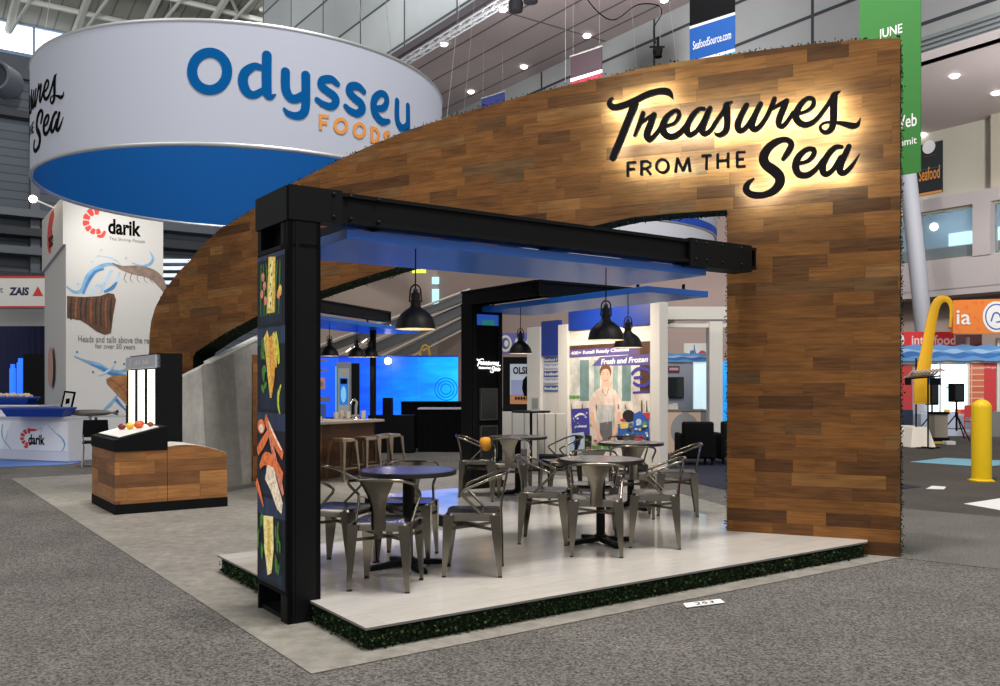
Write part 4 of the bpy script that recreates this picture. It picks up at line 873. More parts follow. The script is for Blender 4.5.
q.rect(-.2, .06, 1.15, 1.25, 1); q.rect(-.2, -.02, .8, 1.1, 3); q.rect(.17, .21, .9, 1.85, 4); build('product_packs', q, [M_WHITE, mat('pack_grey', S(120, 120, 150), .5), mat('pack_orange', S(210, 150, 100), .5), mat('pack_blue', S(70, 100, 170), .5), mat('pack_cyan', S(90, 200, 250), .5, emit=1)], ps)
# ------------------------------------------------------------------ big backlit water wall and dark counters
WD = 24.
def wx(px): return (px-CX)/F*WD
ww = thing('backlit_wall', 'long glowing blue wall printed with waves, behind the bar', 'lit wall', (wx(390), WD, 0))
m = mat('water_print', S(0, 100, 240), .5, emit=1.0); t = NT(m)
tc = t.n('ShaderNodeTexCoord').outputs['Object']
n1 = t.noise(t.mapping(tc, (.55, 1, 2.4)), 1.3, 5, .6); sp = t.n('ShaderNodeSeparateXYZ'); t.l(tc, sp.inputs[0])
gx = t.math('ADD', t.math('MULTIPLY', sp.outputs[0], .16), t.math('ADD', .2, t.math('MULTIPLY', n1, .6)))
t.b.inputs['Base Color'].default_value = (0, 0, 0, 1)
colr = t.ramp(gx, [(.2, S(0, 32, 140)), (.42, S(0, 62, 214)), (.58, S(0, 90, 240)), (.78, S(0, 128, 250)), (1, S(34, 160, 250))])
t.l(colr, t.b.inputs['Emission Color']); t.b.inputs['Emission Strength'].default_value = 2.6
ed = [300, 331, 360.5, 391, 419, 458]
for a, b in zip(ed, ed[1:]):
    q = MB(); q.box(wx(a+.3)-wx(390), wx(b-.3)-wx(390), 0, .15, .4, 2.23); build('panel', q, m, ww)
q = MB(); q.box(wx(300)-wx(390), wx(458)-wx(390), -.03, .18, 2.23, 2.27); q.box(wx(300)-wx(390), wx(458)-wx(390), -.02, .16, 0, .4); build('frame', q, mat('wall_frame_blue', S(20, 60, 150), .5), ww)
q = MB()
for r_ in (.14, .22, .3): q.tube([(wx(446)-wx(390)+r_*math.cos(a*PI/12), -.005, 1.37+r_*math.sin(a*PI/12)) for a in range(24)], .012, 5, closed=True)
build('ripple_print', q, mat('ripple', S(0, 70, 210), .5, emit=.6), ww)
wl = P(388, 361, 23.5); q = MB(); q.ball((0, 0, 0), .09, 8); q.tube([(0, .02, 0), (0, .5, .05)], .02, 6); tag(build('spotlight', q, mat('lamp_hot', S(255, 240, 220), .5, emit=22), loc=wl), 'bright bare spotlight on top of the glowing blue wall', 'light')
hk = thing('yellow_hook_banner', 'small yellow hooked banner rising behind the glowing blue wall', 'banner', tuple(P(425, 385, 30))[:2]+(0,))
q = MB(); q.tube(spline([(-.18, 0, 0), (-.17, 0, 2.2), (-.12, 0, 2.65), (0, 0, 2.8), (.12, 0, 2.68), (.18, 0, 2.2)], 4), .05, 6); build('pole_sleeve', q, mat('banner_yellow', S(206, 160, 50), .6), hk, smooth=60)
q = MB(); q.box(-.4, .3, -.3, .3, 0, .2); build('base', q, M_WHITE, hk)
def skirt(name, label, x0, x1, D, z1, top, dep=.7):
    a, b = P(x0, 385, D), P(x1, 385, D); t = thing(name, label, 'counter', ((a.x+b.x)/2, D, 0)); w_ = (b.x-a.x)/2; q = MB(); n = max(6, int(w_*2/.06)); pr = []
    for k in range(n+1): pr.append((-w_+2*w_*k/n, .018*(k % 2)))
    q.prism(pr+[(w_, dep), (-w_, dep)], 0, z1-.03); build('skirt', q, mat('black_skirt', S(8, 8, 11), .95, spec=.1), t)
    q = MB(); q.box(-w_-.01, w_+.01, -.01, dep, z1-.03, z1); build('top', q, top, t)
skirt('draped_counter', 'tall black draped counter in front of the glowing blue wall', 401, 462, 21.0, 1.09, M_BLACKM)
skirt('draped_counter', 'lower black draped counter with a thin white top edge left of the display column', 418, 466, 19.8, .97, mat('edge_white', S(190, 190, 200), .5))
q = MB(); q.box(-.5, .5, 0, .5, 0, .82); q.box(-.2, .0, .1, .4, .82, 1.2); tag(build('back_cabinet', q, M_BLACK, loc=tuple(P(391, 385, 19.5))[:2]+(0,)), 'small dark cabinet behind the end of the bar', 'cabinet')
# escalators and the far glazing at the end of the right wall
M_RAIL = mat('escalator_rail', S(190, 180, 164), .5); M_EGL = mat('escalator_glass', S(42, 46, 42), .5)
ew = P(400, 385, 56); es = thing('escalator', 'bank of escalators climbing to the right at the far end of the hall', 'escalator', (ew.x, ew.y, 0))
def ep(px, py, dy=0): v = P(px, py, 56+dy); return (v.x-ew.x, dy, v.z)
for k, (x0, y0, x1, y1, w_, mi) in enumerate(((318, 346, 470, 289, .1, 0), (320, 352, 470, 295, .45, 1), (322, 362, 470, 300, .12, 0), (336, 366, 470, 306, .6, 1), (350, 371, 470, 313, .12, 0), (362, 374, 470, 319, .5, 1), (372, 377, 470, 326, .1, 0))):
    q = MB(); q.bar(ep(x0, y0, k*.5), ep(x1, y1, k*.5), .3, w_); build('balustrade' if mi else 'handrail', q, [M_RAIL, M_EGL][mi], es)
q = MB()
for k in range(6): q.bar(ep(346+k*8, 352-k*4.6, -.2), ep(351+k*8, 348-k*4.6, -.2), .06, .07)
build('step_light', q, mat('strip_light', S(255, 250, 235), .5, emit=1.6), es)
wq = MB(); v0 = P(430, 385, 64); 
for (x0, y0, x1, y1) in ((432, 277, 441, 284), (444, 276, 455, 283), (462, 277, 470, 281), (432, 289, 442, 304), (444, 288, 457, 305), (463, 288, 474, 293), (494, 280, 506, 285), (507, 280, 512, 284)):
    a, b = P(x0, y1, 64), P(x1, y0, 64); wq.box(a.x-v0.x, b.x-v0.x, 0, .2, a.z, b.z)
q2 = MB(); a, b = P(290, 330, 64.3), P(520, 235, 64.3); q2.box(a.x-v0.x, b.x-v0.x, .2, .6, 0, b.z); q2.sweep_rect([(P(x, 385, 64).x-v0.x, .1, P(x, y, 64).z) for x, y in ((396, 240), (403, 240), (416, 296), (410, 296))], [(P(x, 385, 64).x-v0.x, .2, P(x, y, 64).z) for x, y in ((396, 240), (403, 240), (416, 296), (410, 296))])
o = struct('wall_far', q2, mat('far_tan', S(164, 146, 134), .8), loc=(v0.x, v0.y, 0)); o2 = build('window_pane', wq, mat('far_window', S(170, 220, 235), .4, emit=.9, ecol=S(170, 225, 240)), o)
q = MB(); a, b = P(412, 273, 50), P(426, 265, 50); q.box(0, b.x-a.x, 0, .1, 0, b.z-a.z); tag(build('hall_sign', q, mat('sign_lime', S(200, 214, 60), .5, emit=.7), loc=a), 'small lime green sign hanging over the escalators', 'sign')
# ------------------------------------------------------------------ shrimp company stand, far left
tw = thing('exhibit_tower', 'tall white exhibition tower printed with shrimp, blue water splashes and a brown wood block', 'tower', (-9.7, 20, 0), ROT)
M_TW = mat('tower_white', S(200, 198, 194), .6)
q = MB(); q.box(0, 2.1, 0, 3, 0, 5.62); build('shell', q, M_TW, tw)
q = MB(); q.hexa([(-.06, -.0, 4.62), (-.001, 0, 4.62), (-.001, 3.0, 4.32), (-.06, 3.0, 4.32)], [(-.06, 0, 5.7), (-.001, 0, 5.7), (-.001, 3.0, 5.6), (-.06, 3.0, 5.6)]); build('side_panel', q, M_TW, tw)
TM = [mat('splash_blue', S(122, 170, 206), .7), mat('splash_deep', S(66, 126, 182), .7), M_REDINK, M_INK, M_GREYINK, mat('shell_brown', S(92, 62, 42), .7), mat('shell_rust', S(150, 86, 48), .7), mat('shell_dark', S(48, 34, 28), .7), mat('prawn_grey', S(140, 118, 106), .7), mat('splash_pale', S(176, 204, 226), .7), mat('nut_brown', S(160, 112, 66), .7)]
p0 = Vector((-9.7, 20, 0))
q = Print(lambda x, y, d: (x, -.002-d, y), .0002)
def tp_(px, py): return on_plane(px, py, p0, D1)
def pen(pts, mi, k=1): q.pen([tp_(x, y)+(w_*k*.017,) for x, y, w_ in pts], mi)
def shp(pts, mi): q.shape([tp_(x, y) for x, y in pts], mi)
def shrimp_logo(pts_fn, cx_, cy_, s_, seg=7):
    for k in range(seg):
        a0 = PI*.42+k*(1.25*PI/seg); r1 = s_*(1-.25*k/seg); r0 = r1*(.5+.12*k/seg)
        a1 = a0+1.25*PI/seg*.8
        pts_fn([(cx_+r0*math.cos(a0), cy_-r0*math.sin(a0)), (cx_+r1*math.cos(a0), cy_-r1*math.sin(a0)), (cx_+r1*1.05*math.cos((a0+a1)/2), cy_-r1*1.05*math.sin((a0+a1)/2)), (cx_+r1*math.cos(a1), cy_-r1*math.sin(a1)), (cx_+r0*math.cos(a1), cy_-r0*math.sin(a1))], 2)
shrimp_logo(shp, 96.5, 222, 15); pen([(97, 236, 3), (102, 236, 5), (105, 231, 3)], 2)
u, v = tp_(108, 234); u2, _ = tp_(141, 236); q.txt('darik', u, v, u2-u, .36, 3, bold=.035); u, v = tp_(109, 238.5); u2, v2 = tp_(145, 241); q.txt('The Shrimp People', u, v-.06, u2-u, .1, 4)
pen([(150, 252, 1), (153, 258, 3), (150, 264, 4), (142, 266, 3), (132, 263, 1)], 0); pen([(66, 286, 1), (74, 292, 4), (82, 290, 5), (88, 276, 6), (98, 268, 6), (110, 264, 4), (122, 268, 2)], 0); pen([(83, 294, 3), (88, 282, 4), (95, 272, 4), (104, 269, 2)], 1)
pen([(88, 296, 2), (98, 286, 5), (108, 290, 4), (114, 284, 3), (120, 272, 2)], 9); pen([(96, 256, 1), (106, 256, 2), (118, 262, 2), (124, 270, 1)], 9); pen([(100, 294, 2), (106, 280, 4), (112, 270, 3)], 9); pen([(104, 292, 3), (112, 288, 5), (117, 282, 2)], 1)
for x, y in ((92, 262), (101, 250), (126, 258), (140, 271), (78, 284), (119, 279)): shp([(x+1.3*math.cos(a), y+1.3*math.sin(a)) for a in [k*PI/4 for k in range(8)]], 9)
pen([(112, 263, 1), (122, 268, 4), (134, 270, 8), (146, 272, 9), (156, 277, 9), (162, 285, 7), (164, 291, 3)], 8, 1.55)
for x in (126, 132, 139, 146, 152): pen([(x, 273, 1.2), (x-2, 279, 1), (x+1, 283, .6)], 8)
shp([(67, 296), (85, 297), (100, 296), (108, 293), (114, 294), (116, 300), (113, 316), (111, 333), (105, 335), (96, 331), (88, 325), (80, 320), (67, 318)], 5)
for i, x in enumerate((70, 75, 80, 85, 90, 95, 100, 105, 110)): pen([(x+2, 297, 1.6), (x+.5, 308, 2.2), (x+1, 320+max(0, (i-2))*1.6, 1.4)], (7, 6, 7)[i % 3])
u, v = tp_(78, 341); u2, v2 = tp_(150, 343); q.txt('Heads and tails above the rest', u, v-.02, (u2-u)*1.05, .15, 4); u, v = tp_(95, 349); u2, v2 = tp_(135, 350); q.txt('for over 50 years', u, v-.02, u2-u, .15, 4)
pen([(74, 356, 1), (86, 361, 3), (98, 365, 6), (108, 371, 7), (120, 372, 5), (128, 368, 2)], 0); pen([(90, 364, 1), (101, 368, 4), (112, 374, 4), (126, 375, 2)], 1); pen([(98, 376, 1), (106, 372, 3), (114, 366, 2)], 9); pen([(118, 394, 1), (112, 402, 4), (104, 410, 3), (99, 414, 1)], 0); pen([(128, 412, 1), (121, 405, 3), (116, 399, 4)], 1)
shp([(106, 379), (112, 376), (130, 375), (140, 374), (140, 412), (131, 409), (124, 402), (114, 391), (107, 384)], 10); pen([(110, 379, 2), (120, 386, 3), (128, 396, 3)], 6)
for x, y in ((77, 352), (115, 362), (93, 372), (124, 364)): shp([(x+1.2*math.cos(a), y+1.2*math.sin(a)) for a in [k*PI/4 for k in range(8)]], 1)
for m_ in (TM[5], TM[6], TM[7], TM[8], TM[10]): mottle(m_, 5, .5)
for m_ in (TM[0], TM[1], TM[9]): mottle(m_, 3.5, .35)
build('printed_graphic', q, TM, tw)
q = MB()
for i_, (x0, y0, x1) in enumerate(((160, 259, 205), (158, 266, 196), (160, 273, 190), (158, 280, 188), (158, 287, 180), (165, 292, 184))):
    a, b = P(x0, y0+3.2, 56), P(x1, y0, 56); q.box(a.x, b.x, 56+i_*.1, 56.3+i_*.1, a.z, b.z)
tag(build('daylight_louvre', q, mat('louvre_glow', S(215, 225, 235), .5, emit=.8)), 'bright slatted louvre strips in the dark hall between the tower and the arch', 'louvre')
q = Print(lambda x, y, d: (-.062-d, x, y)); q.pen([(1.6, 4.72, .25), (1.9, 4.95, .55), (1.7, 5.3, .5), (1.2, 5.52, .2)], 0); q.txt('dar', 1.3, 4.75, .7, .4, 1, bold=.03)
q.shape(ell(1.7, 1.9, .4, .5, 16), 2); build('side_graphic', q, [M_REDINK, M_INK, mat('prawn_pale', S(190, 150, 134), .7)], tw)
al = P(33, 199, 20.6); q = MB(); q.ball((0, 0, 0), .085, 8); lm = thing('arm_spotlight', 'small bright spotlight on an arm at the top of the white tower', 'light', al)
build('lamp', q, mat('lamp_hot2', S(255, 238, 200), .5, emit=20), lm); q = MB(); q.tube([(0.05, 0, -.02), (.42, .1, -.18), (.62, .2, -.2)], .022, 6); build('arm', q, M_WHITE, lm)
light('tower_wash', 'SPOT', (-8.6, 18.3, 5.9), 260, (1, .97, .92), .2, target=(-8.3, 20.9, 3.9), spot=95, blend=1)
# counter with logo
ca = [(-12.2, 18.6), (-8.18, 16.98), (-7.98, 17.5), (-12.0, 19.15)]
M_CW = mat('counter_white', S(206, 208, 214), .5)
ct = thing('exhibit_counter', 'white counter with a red shrimp logo and blue splashes on the front', 'counter', (-8.18, 16.98, 0))
rel = [(x+8.18, y-16.98) for x, y in ca]
q = MB(); q.prism(rel, .03, .84); q.prism([(x*1.005, y-.02*(i < 2)) for i, (x, y) in enumerate(rel)], .84, .875); q.prism([(x*.99, y+.04) for x, y in rel], 0, .03); build('body', q, M_CW, ct)
e_ = Vector((-4.02, 1.62, 0)).normalized(); pc0 = Vector((-8.18, 16.98, 0)); nn_ = Vector((e_.y, -e_.x, 0)); nn_ = nn_ if nn_.y < 0 else -nn_
q = Print(lambda x, y, d: tuple(e_*x+nn_*(.003+d)+Vector((0, 0, y))), .0002)
tp_ = lambda px, py: on_plane(px, py, pc0, e_)
u0, v0 = tp_(68, 422); u1, v1 = tp_(-6, 451); q.rect(min(u0, u1), max(u0, u1), .22, v0, 4)
shrimp_logo(shp, 29, 438, 9.5); pen([(28, 430, 2.4), (33, 430, 3), (37, 430, 1.5)], 2); pen([(37, 430, .5), (42, 428, .5), (41, 433, .5)], 2); pen([(24, 446, 2), (27, 447, 3), (28, 444, 1)], 2)
ua, va = tp_(28.5, 444.5); ub, _ = tp_(45, 444); text(q, 'darik', lambda x, y, d: q.fn(ua-(x-ua), y, d), ua, va, ua-ub, .2, q.d(), 3, bold=.035)
pen([(3, 424, 1.4), (2, 432, 2), (4, 440, 1.6), (11, 449, 1)], 0); pen([(8, 430, 1), (6, 440, 1.4)], 9); pen([(56, 433, 1), (62, 438, 2), (65, 445, 2), (62, 451, 1)], 0); pen([(48, 425, 1), (55, 432, 1.6), (60, 437, 1)], 9)
build('front_print', q, TM[:4]+[mat('print_white', S(226, 228, 232), .5)]+TM[5:], ct)
M_TRAY = mat('tray_blue', S(24, 62, 160), .35)
def tray(label, px0, px1, ytop, ybot, D, parent_z, heap=None):
    a, b = P(px0, ybot, D), P(px1, ytop, D); w_ = (b.x-a.x)/2; h_ = b.z-a.z; t = thing('blue_tray', label, 'tray', ((a.x+b.x)/2, D, parent_z)); q = MB()
    o = [(-w_, -.24), (w_, -.24), (w_, .24), (-w_, .24)]; i_ = [(x*.88, y*.8) for x, y in o]
    q.hexa([p+(0,) for p in i_], [p+(h_*.75,) for p in o]); q.hexa([(x*1.03, y*1.05, h_*.75) for x, y in o], [(x*1.03, y*1.05, h_) for x, y in o]); build('shell', q, M_TRAY, t, bevel=.01)
    if heap:
        q = MB(); r_ = random.Random(2)
        for k in range(70): q.ball((r_.uniform(-w_*.85, w_*.85), r_.uniform(-.15, .15), h_+r_.uniform(0, .03)), r_.uniform(.03, .06), 4)
        o2 = build('shrimp_heap', q, heap, t, smooth=80); o2['kind'] = 'stuff'
    return a
tray('long blue plastic tray on the counter with the shrimp logo', 8, 70, 408.3, 417.5, 17.15, .877)
tray('blue plastic tray heaped with shrimp on the rear white counter', -14, 34, 397, 405, 19.6, P(0, 405.2, 19).z+.001, mat('shrimp_heap', S(190, 172, 150), .7))
q = MB(); a = P(-20, 385, 19.6); b = P(47, 385, 19.6); q.box(a.x, b.x, 19.25, 20.1, 0, P(0, 405.2, 19).z); q.box(a.x, b.x+.02, 19.22, 20.12, P(0, 405.2, 19).z-.03, P(0, 405.2, 19).z)
tag(build('exhibit_counter', q, M_CW), 'rear white counter carrying the heaped blue tray', 'counter')
fp = P(66, 409, 17.5); q = MB(); q.box(-.11, .11, 0, .02, 0, .36, 0); q.box(-.075, .075, -.004, 0, .04, .32, 1); q.poly([(-.04, -.006, .2), (.03, -.006, .22), (.04, -.006, .12), (-.03, -.006, .09)], 0)
tag(build('picture_frame', q, [M_INK, M_WHITE], loc=fp, rot=(-.25, .12, .1)), 'small black picture frame leaning behind the long blue tray', 'frame')
ft = thing('side_table', 'small table with a grey fish lying on it, between counter and kiosk', 'table', tuple(P(103, 385, 17.9))[:2]+(0,)); q = MB(); q.box(-.2, .9, -.2, .35, .84, .88)
build('tabletop', q, mat('table_pale', S(180, 184, 192), .5), ft)
for x in (-.15, .8):
    q = MB(); q.box(x-.02, x+.02, 0, .04, 0, .84); build('leg', q, M_GREYINK, ft)
q = MB(); fpz = P(97, 385, 17.5); q.lathe([(.005, -.55), (.05, -.45), (.075, -.2), (.08, .1), (.06, .3), (.02, .42), (.07, .52)], 12, M=Matrix.Rotation(PI/2, 4, 'Y')); q.v = [(x, y, z*.8) for x, y, z in q.v]
tag(build('whole_fish', q, mat('fish_grey', S(104, 98, 92), .4), loc=(fpz.x-.1, 17.45, .94), smooth=60), 'grey whole fish laid out on the small table beside the kiosk', 'fish')
sc_ = thing('folding_chair', 'black chair with thin legs tucked behind the kiosk', 'chair', tuple(P(96, 385, 16.2))[:2]+(0,), .4)
q = MB(); q.box(-.22, .22, -.22, .22, .43, .47); build('seat', q, M_BLACKM, sc_, bevel=.01)
q = MB(); q.hexa([(-.22, -.24, .55), (.22, -.24, .55), (.22, -.21, .55), (-.22, -.21, .55)], [(-.2, -.3, .86), (.2, -.3, .86), (.2, -.27, .86), (-.2, -.27, .86)]); build('backrest', q, M_BLACKM, sc_, bevel=.01)
for x, y in ((-.2, -.2), (.2, -.2), (-.2, .2), (.2, .2)):
    q = MB(); q.tube([(x, y, .45), (x*1.1, y*1.1, 0)], .012, 6); build('leg', q, M_CHR, sc_)
    if y < 0: q = MB(); q.tube([(x, -.22, .45), (x, -.26, .6)], .012, 6); build('back_post', q, M_CHR, sc_)
# stand with drapes behind
a, b = P(-30, 385, 25), P(46, 385, 25)
q = MB(); n = 24; pr = [(a.x+(b.x-a.x)*k/n, 25+.04*(k % 2)) for k in range(n+1)]; q.prism(pr+[(b.x, 25.3), (a.x, 25.3)], 0, P(0, 326, 25).z); tag(build('drape_wall', q, M_NAVY), 'navy drape wall behind the shrimp company counters at left', 'drape')
def flat(px0, px1, y0, y1, D, dep): a, b = P(px0, y1, D), P(px1, y0, D); q = MB(); q.box(a.x, b.x, D, D+dep, a.z, b.z); return q
hd = thing('fascia_sign', 'white fascia with red edges, dark lettering and a red triangle', 'sign', tuple(P(20, 291, 26)))
a, b = P(20, 291, 26), P(20, 276, 26); hh = b.z-a.z
q = MB(); q.box(-1.4, .74, 0, .3, -hh-.05, hh); build('board', q, M_WHITE, hd)
q = MB(); q.box(-1.4, .74, -.01, 0, hh-.06, hh); q.box(-1.4, .74, -.01, 0, -hh-.05, -hh); build('red_edge', q, M_REDINK, hd)
q = Print(lambda x, y, d: (x, -.002-d, y)); q.txt('ZAIS', -.32, -.13, .58, .24, 0, bold=.05, shear=.1); q.shape([(.36, -.15), (.68, -.15), (.52, .14)], 1); q.txt('rt', -.7, -.05, .22, .15, 2); build('lettering', q, [mat('ink_navy', S(36, 34, 80), .6), M_REDINK, M_GREYINK], hd)
tag(build('ceiling_drop_box', flat(-20, 45, 309, 326, 27, 1.2), M_WHITE), 'white boxes below the red edged fascia, above the navy drape', 'box')
tag(build('dark_cabinet', flat(23, 45, 354, 420, 22.5, .8), M_BLACK), 'tall dark cabinet with thin pale edge left of the tower', 'cabinet')
M_BG = mat('blue_glow', S(40, 110, 230), .5, emit=1.0, ecol=S(40, 110, 240))
for px0, px1, y0, lab in ((5.5, 11.5, 364, 'shorter glowing blue column in the drape stand'), (13, 21.5, 358, 'taller glowing blue column in the drape stand')):
    a, b = P(px0, 420, 23.2), P(px1, y0, 23.2); q = MB(); r_ = (b.x-a.x)/2; q.lathe([(r_, 0), (r_, b.z-.12), (r_*.7, b.z-.1), (r_*.7, b.z)], 20, cap1=True); tag(build('lit_column', q, M_BG, loc=((a.x+b.x)/2, 23.4, 0), smooth=40), lab, 'column')
# ------------------------------------------------------------------ white booth with the kitchen poster (runs along the hall)
KA = 10.68; KP = D1*KA
def kp(px, py): return on_plane(px, py, KP, D2)
M_WP = mat('booth_white', S(214, 210, 204), .45); M_HB = mat('header_blue', S(6, 46, 138), .35)
kb = thing('exhibit_booth', 'white framed booth with blue header panels, holding the kitchen poster', 'booth', tuple(D1*KA), ROT)
b650, _ = kp(650, 400); b659, _ = kp(659.5, 400); b567, _ = kp(567.5, 400); b558, _ = kp(558, 400); b540, _ = kp(540, 400); b527, _ = kp(527, 400)
q = MB(); q.box(0, .2, b659, b650, 0, 2.86); build('post', q, M_WP, kb, bevel=.01)
q = MB(); q.box(0, .16, b567, b558, 0, 2.62); build('post', q, M_WP, kb, bevel=.006)
q = MB(); q.box(0, .2, b540, b527, 0, 2.62); build('post', q, M_WP, kb, bevel=.006)
q = MB(); q.box(.06, .14, b650, b527, 0, 2.5); build('wall_panel', q, M_WP, kb)
q = MB(); q.box(.02, .1, b650, b567, 2.5, 2.86); build('header', q, M_HB, kb)
q = MB(); q.box(.03, .1, b558, b540, 2.05, 2.72); build('header', q, M_HB, kb)
fk = lambda x, y, d: (.055-d, x, y)
SG = [mat('list_blue', S(60, 84, 150), .6), mat('list_grey', S(150, 160, 186), .6), M_WHITE]
q = Print(fk)
z1 = 2.03; 
for k in range(5):
    zt = z1-k*.14; q.rect(b540-.05, b558+.02, zt-.11, zt, 0 if k % 2 == 0 else 1)
    if k == 0: text(q, 'Seafood F', lambda x, y, d: fk(-x, y, d), -b540+.06, zt-.09, .75*(b540-b558), .06, q.d(), 2)
    else:
        for i_ in range(7): q.rect(b540-.08+(b558-b540)*.11*i_, b540-.08+(b558-b540)*(.11*i_+.075), zt-.085, zt-.045+.015*(i_ % 3 == 0), 2)
build('product_list', q, SG, kb)
light('booth_wash', 'SPOT', tuple(D1*(KA-1.4)+D2*(b650+b567)*.5)[:2]+(3.2,), 320, (1, .84, .64), .1, target=tuple(D1*KA+D2*(b650+b567)*.5)[:2]+(2.0,), spot=110, blend=1)
# kitchen poster
po = thing('kitchen_poster', 'large kitchen poster of a smiling woman in an apron under Fresh and Frozen lettering', 'poster', tuple(D1*KA), ROT)
def kp2(px, py): return on_plane(px, py, D1*(KA+.05), D2)
u0, zt = kp2(567.5, 345.5); u1, _ = kp2(650, 341); zb = .75
fpst = lambda x, y, d: (.05-d, u0-x, y)
PW = u0-u1
q = MB(); q.box(.05, .058, u1, u0, zb, zt); build('board', q, M_WP, po)
PMs = [('cream', 222, 212, 200), ('teal', 150, 176, 172), ('curtain', 206, 208, 204), ('dkteal', 112, 140, 142), ('skin', 226, 180, 156), ('hair', 110, 74, 56), ('blouse', 236, 212, 198), ('apron', 196, 196, 196), ('aprondk', 110, 108, 112), ('purple', 66, 62, 150), ('bagblue', 48, 92, 176), ('violet', 86, 78, 140), ('green', 96, 150, 66), ('red', 196, 60, 60), ('yellow', 226, 200, 80), ('wood', 120, 80, 52), ('ink', 36, 34, 40), ('white', 236, 234, 236), ('palebag', 186, 204, 222), ('lip', 196, 92, 88), ('wooddk', 84, 52, 36)]
PM = [mat('poster_'+n, S(r, g, b), .5) for n, r, g, b in PMs]; PI_ = {n[0]: i for i, n in enumerate(PMs)}
q = Print(fpst, .00015)
def c(px, py): t, z = kp2(px, py); return (u0-t, z)
def sh(pts, n): q.shape([c(*p) for p in pts], PI_[n])
def pe(pts, n): q.pen([c(x, y)+(w_*.017,) for x, y, w_ in pts], PI_[n])
def el_(px, py, rx, ry, n, a=0): x, y = c(px, py); q.shape(ell(x, y, rx*PW/82.5, ry*.0165, 18, a), PI_[n])
q.rect(0, PW, zb, zt, PI_['cream'])
sh([(568, 346), (650, 341), (650, 352), (568, 355)], 'wooddk'); sh([(628, 343), (641, 342), (641, 362), (628, 363)], 'wood')
for x0, x1, n in ((572, 580, 'curtain'), (580, 589, 'dkteal'), (589, 594, 'curtain'), (594, 600, 'teal'), (613, 618, 'teal'), (618, 622, 'curtain'), (622, 631, 'dkteal')): sh([(x0, 360), (x1, 360), (x1, 401), (x0, 401)], n)
sh([(640, 345), (650, 344), (650, 393), (640, 393)], 'wooddk')
for y_, n in ((350, 'violet'),): sh([(567.5, y_), (638, y_-4), (638, y_+4), (567.5, y_+8)], n)
sh([(600, 357), (650, 354), (650, 365), (592, 366)], 'violet')
for k, (px, py, w_, h_, tx, sh_) in enumerate(((571, 355.5, 58, 5, '400+ Retail Ready Choices', 0), (601, 364, 47, 6, 'Fresh and Frozen', .2))):
    x, y = c(px, py); x2, _ = c(px+w_, py); sl = -.055
    text(q, tx, lambda a_, b_, d: fpst(a_, b_+(a_-x)*.018, d), x, y-.01, x2-x, h_*.0165, q.d(), PI_['white'], bold=.03, shear=sh_)
# woman: hair, head, face, blouse, apron, arms
el_(605.5, 372, 5.9, 8.6, 'hair'); sh([(602, 380), (609, 380), (610, 388), (601, 388)], 'skin')
sh([(591, 398), (596, 390), (602, 387), (609, 387), (615, 390), (620, 397), (622, 416), (619, 430), (612, 440), (596, 440), (590, 418)], 'blouse')
el_(605.5, 375.6, 4.9, 7.6, 'skin')
pe([(600.8, 373, 1.2), (602.4, 369.4, 1.8), (606, 368, 1.8), (609, 369.4, 1.8), (610.4, 373, 1.2)], 'hair')
for x in (603.2, 607.8): el_(x, 374.4, .55, .42, 'hair'); pe([(x-1.1, 372.6, .4), (x+1.1, 372.6, .4)], 'hair')
pe([(605.6, 374.5, .4), (605.9, 377.5, .5)], 'blouse'); pe([(603, 379.6, .8), (605.5, 380.8, 1), (608, 379.6, .8)], 'lip'); pe([(603.8, 379.9, .3), (607.2, 379.9, .3)], 'white')
pe([(602, 388, .6), (605.5, 396, .6), (609, 388, .6)], 'wood')
sh([(596, 405), (614, 405), (615, 425), (613, 445), (598, 445), (596, 425)], 'apron'); sh([(600, 423), (612, 421), (613, 445), (600, 444)], 'aprondk')
for pts in ([(592, 400, 6), (593, 418, 6), (597, 430, 5), (602, 440, 4)], [(619, 400, 6), (619, 418, 6), (616, 430, 5), (612, 440, 4)]): pe(pts, 'blouse' if False else 'skin')
pe([(593, 398, 7), (592.5, 412, 6.6)], 'blouse'); pe([(618.5, 398, 7), (619.5, 412, 6.6)], 'blouse')
sh([(571, 409), (589, 408), (590, 434), (572, 435)], 'purple'); pe([(575, 417, 2), (580, 414, 2.4), (586, 415, 1.6)], 'white'); pe([(575, 427, 2), (587, 426, 2)], 'palebag')
sh([(567.5, 434), (584, 432), (585, 452), (567.5, 456)], 'palebag'); el_(577, 443, 4, 4.4, 'bagblue'); sh([(585, 434), (592, 436), (591, 452), (585, 452)], 'ink')
for x in (570, 574, 578): el_(x, 397, 2.6, 2, 'green')
sh([(567.5, 401), (580, 400), (580, 430), (567.5, 430)], 'yellow') if False else None
el_(629, 416, 6, 6.5, 'ink'); sh([(618, 424), (633, 423), (633, 442), (618, 443)], 'bagblue'); sh([(620, 424), (629, 423.5), (628, 428), (621, 429)], 'yellow')
sh([(634, 414), (640, 411), (649, 418), (650, 444), (633, 444)], 'bagblue'); el_(639, 422, 2.6, 3.4, 'palebag'); el_(645, 425, 2.2, 4, 'green'); sh([(634, 435), (644, 435), (644, 440), (634, 440)], 'red'); sh([(643, 413), (650, 412.5), (650, 420), (647, 418)], 'red')
el_(623, 420, 2.5, 1.5, 'red'); pe([(642, 400, 1), (642, 412, 2.2)], 'wood'); pe([(647, 401, .8), (647, 412, 1.6)], 'ink')
for x in (594, 599, 606, 612): el_(x, 447, 3, 2, 'green')
x, y = c(641.5, 377); q.pen([(x+.24*math.cos(a), y+.15*math.sin(a), .06) for a in [-PI*.8+k*1.72*PI/18 for k in range(19)]], PI_['purple'], False); pe([(634, 378, 3), (643, 377, 3)], 'purple'); pe([(633, 392.6, 2), (649, 391.6, 2)], 'purple')
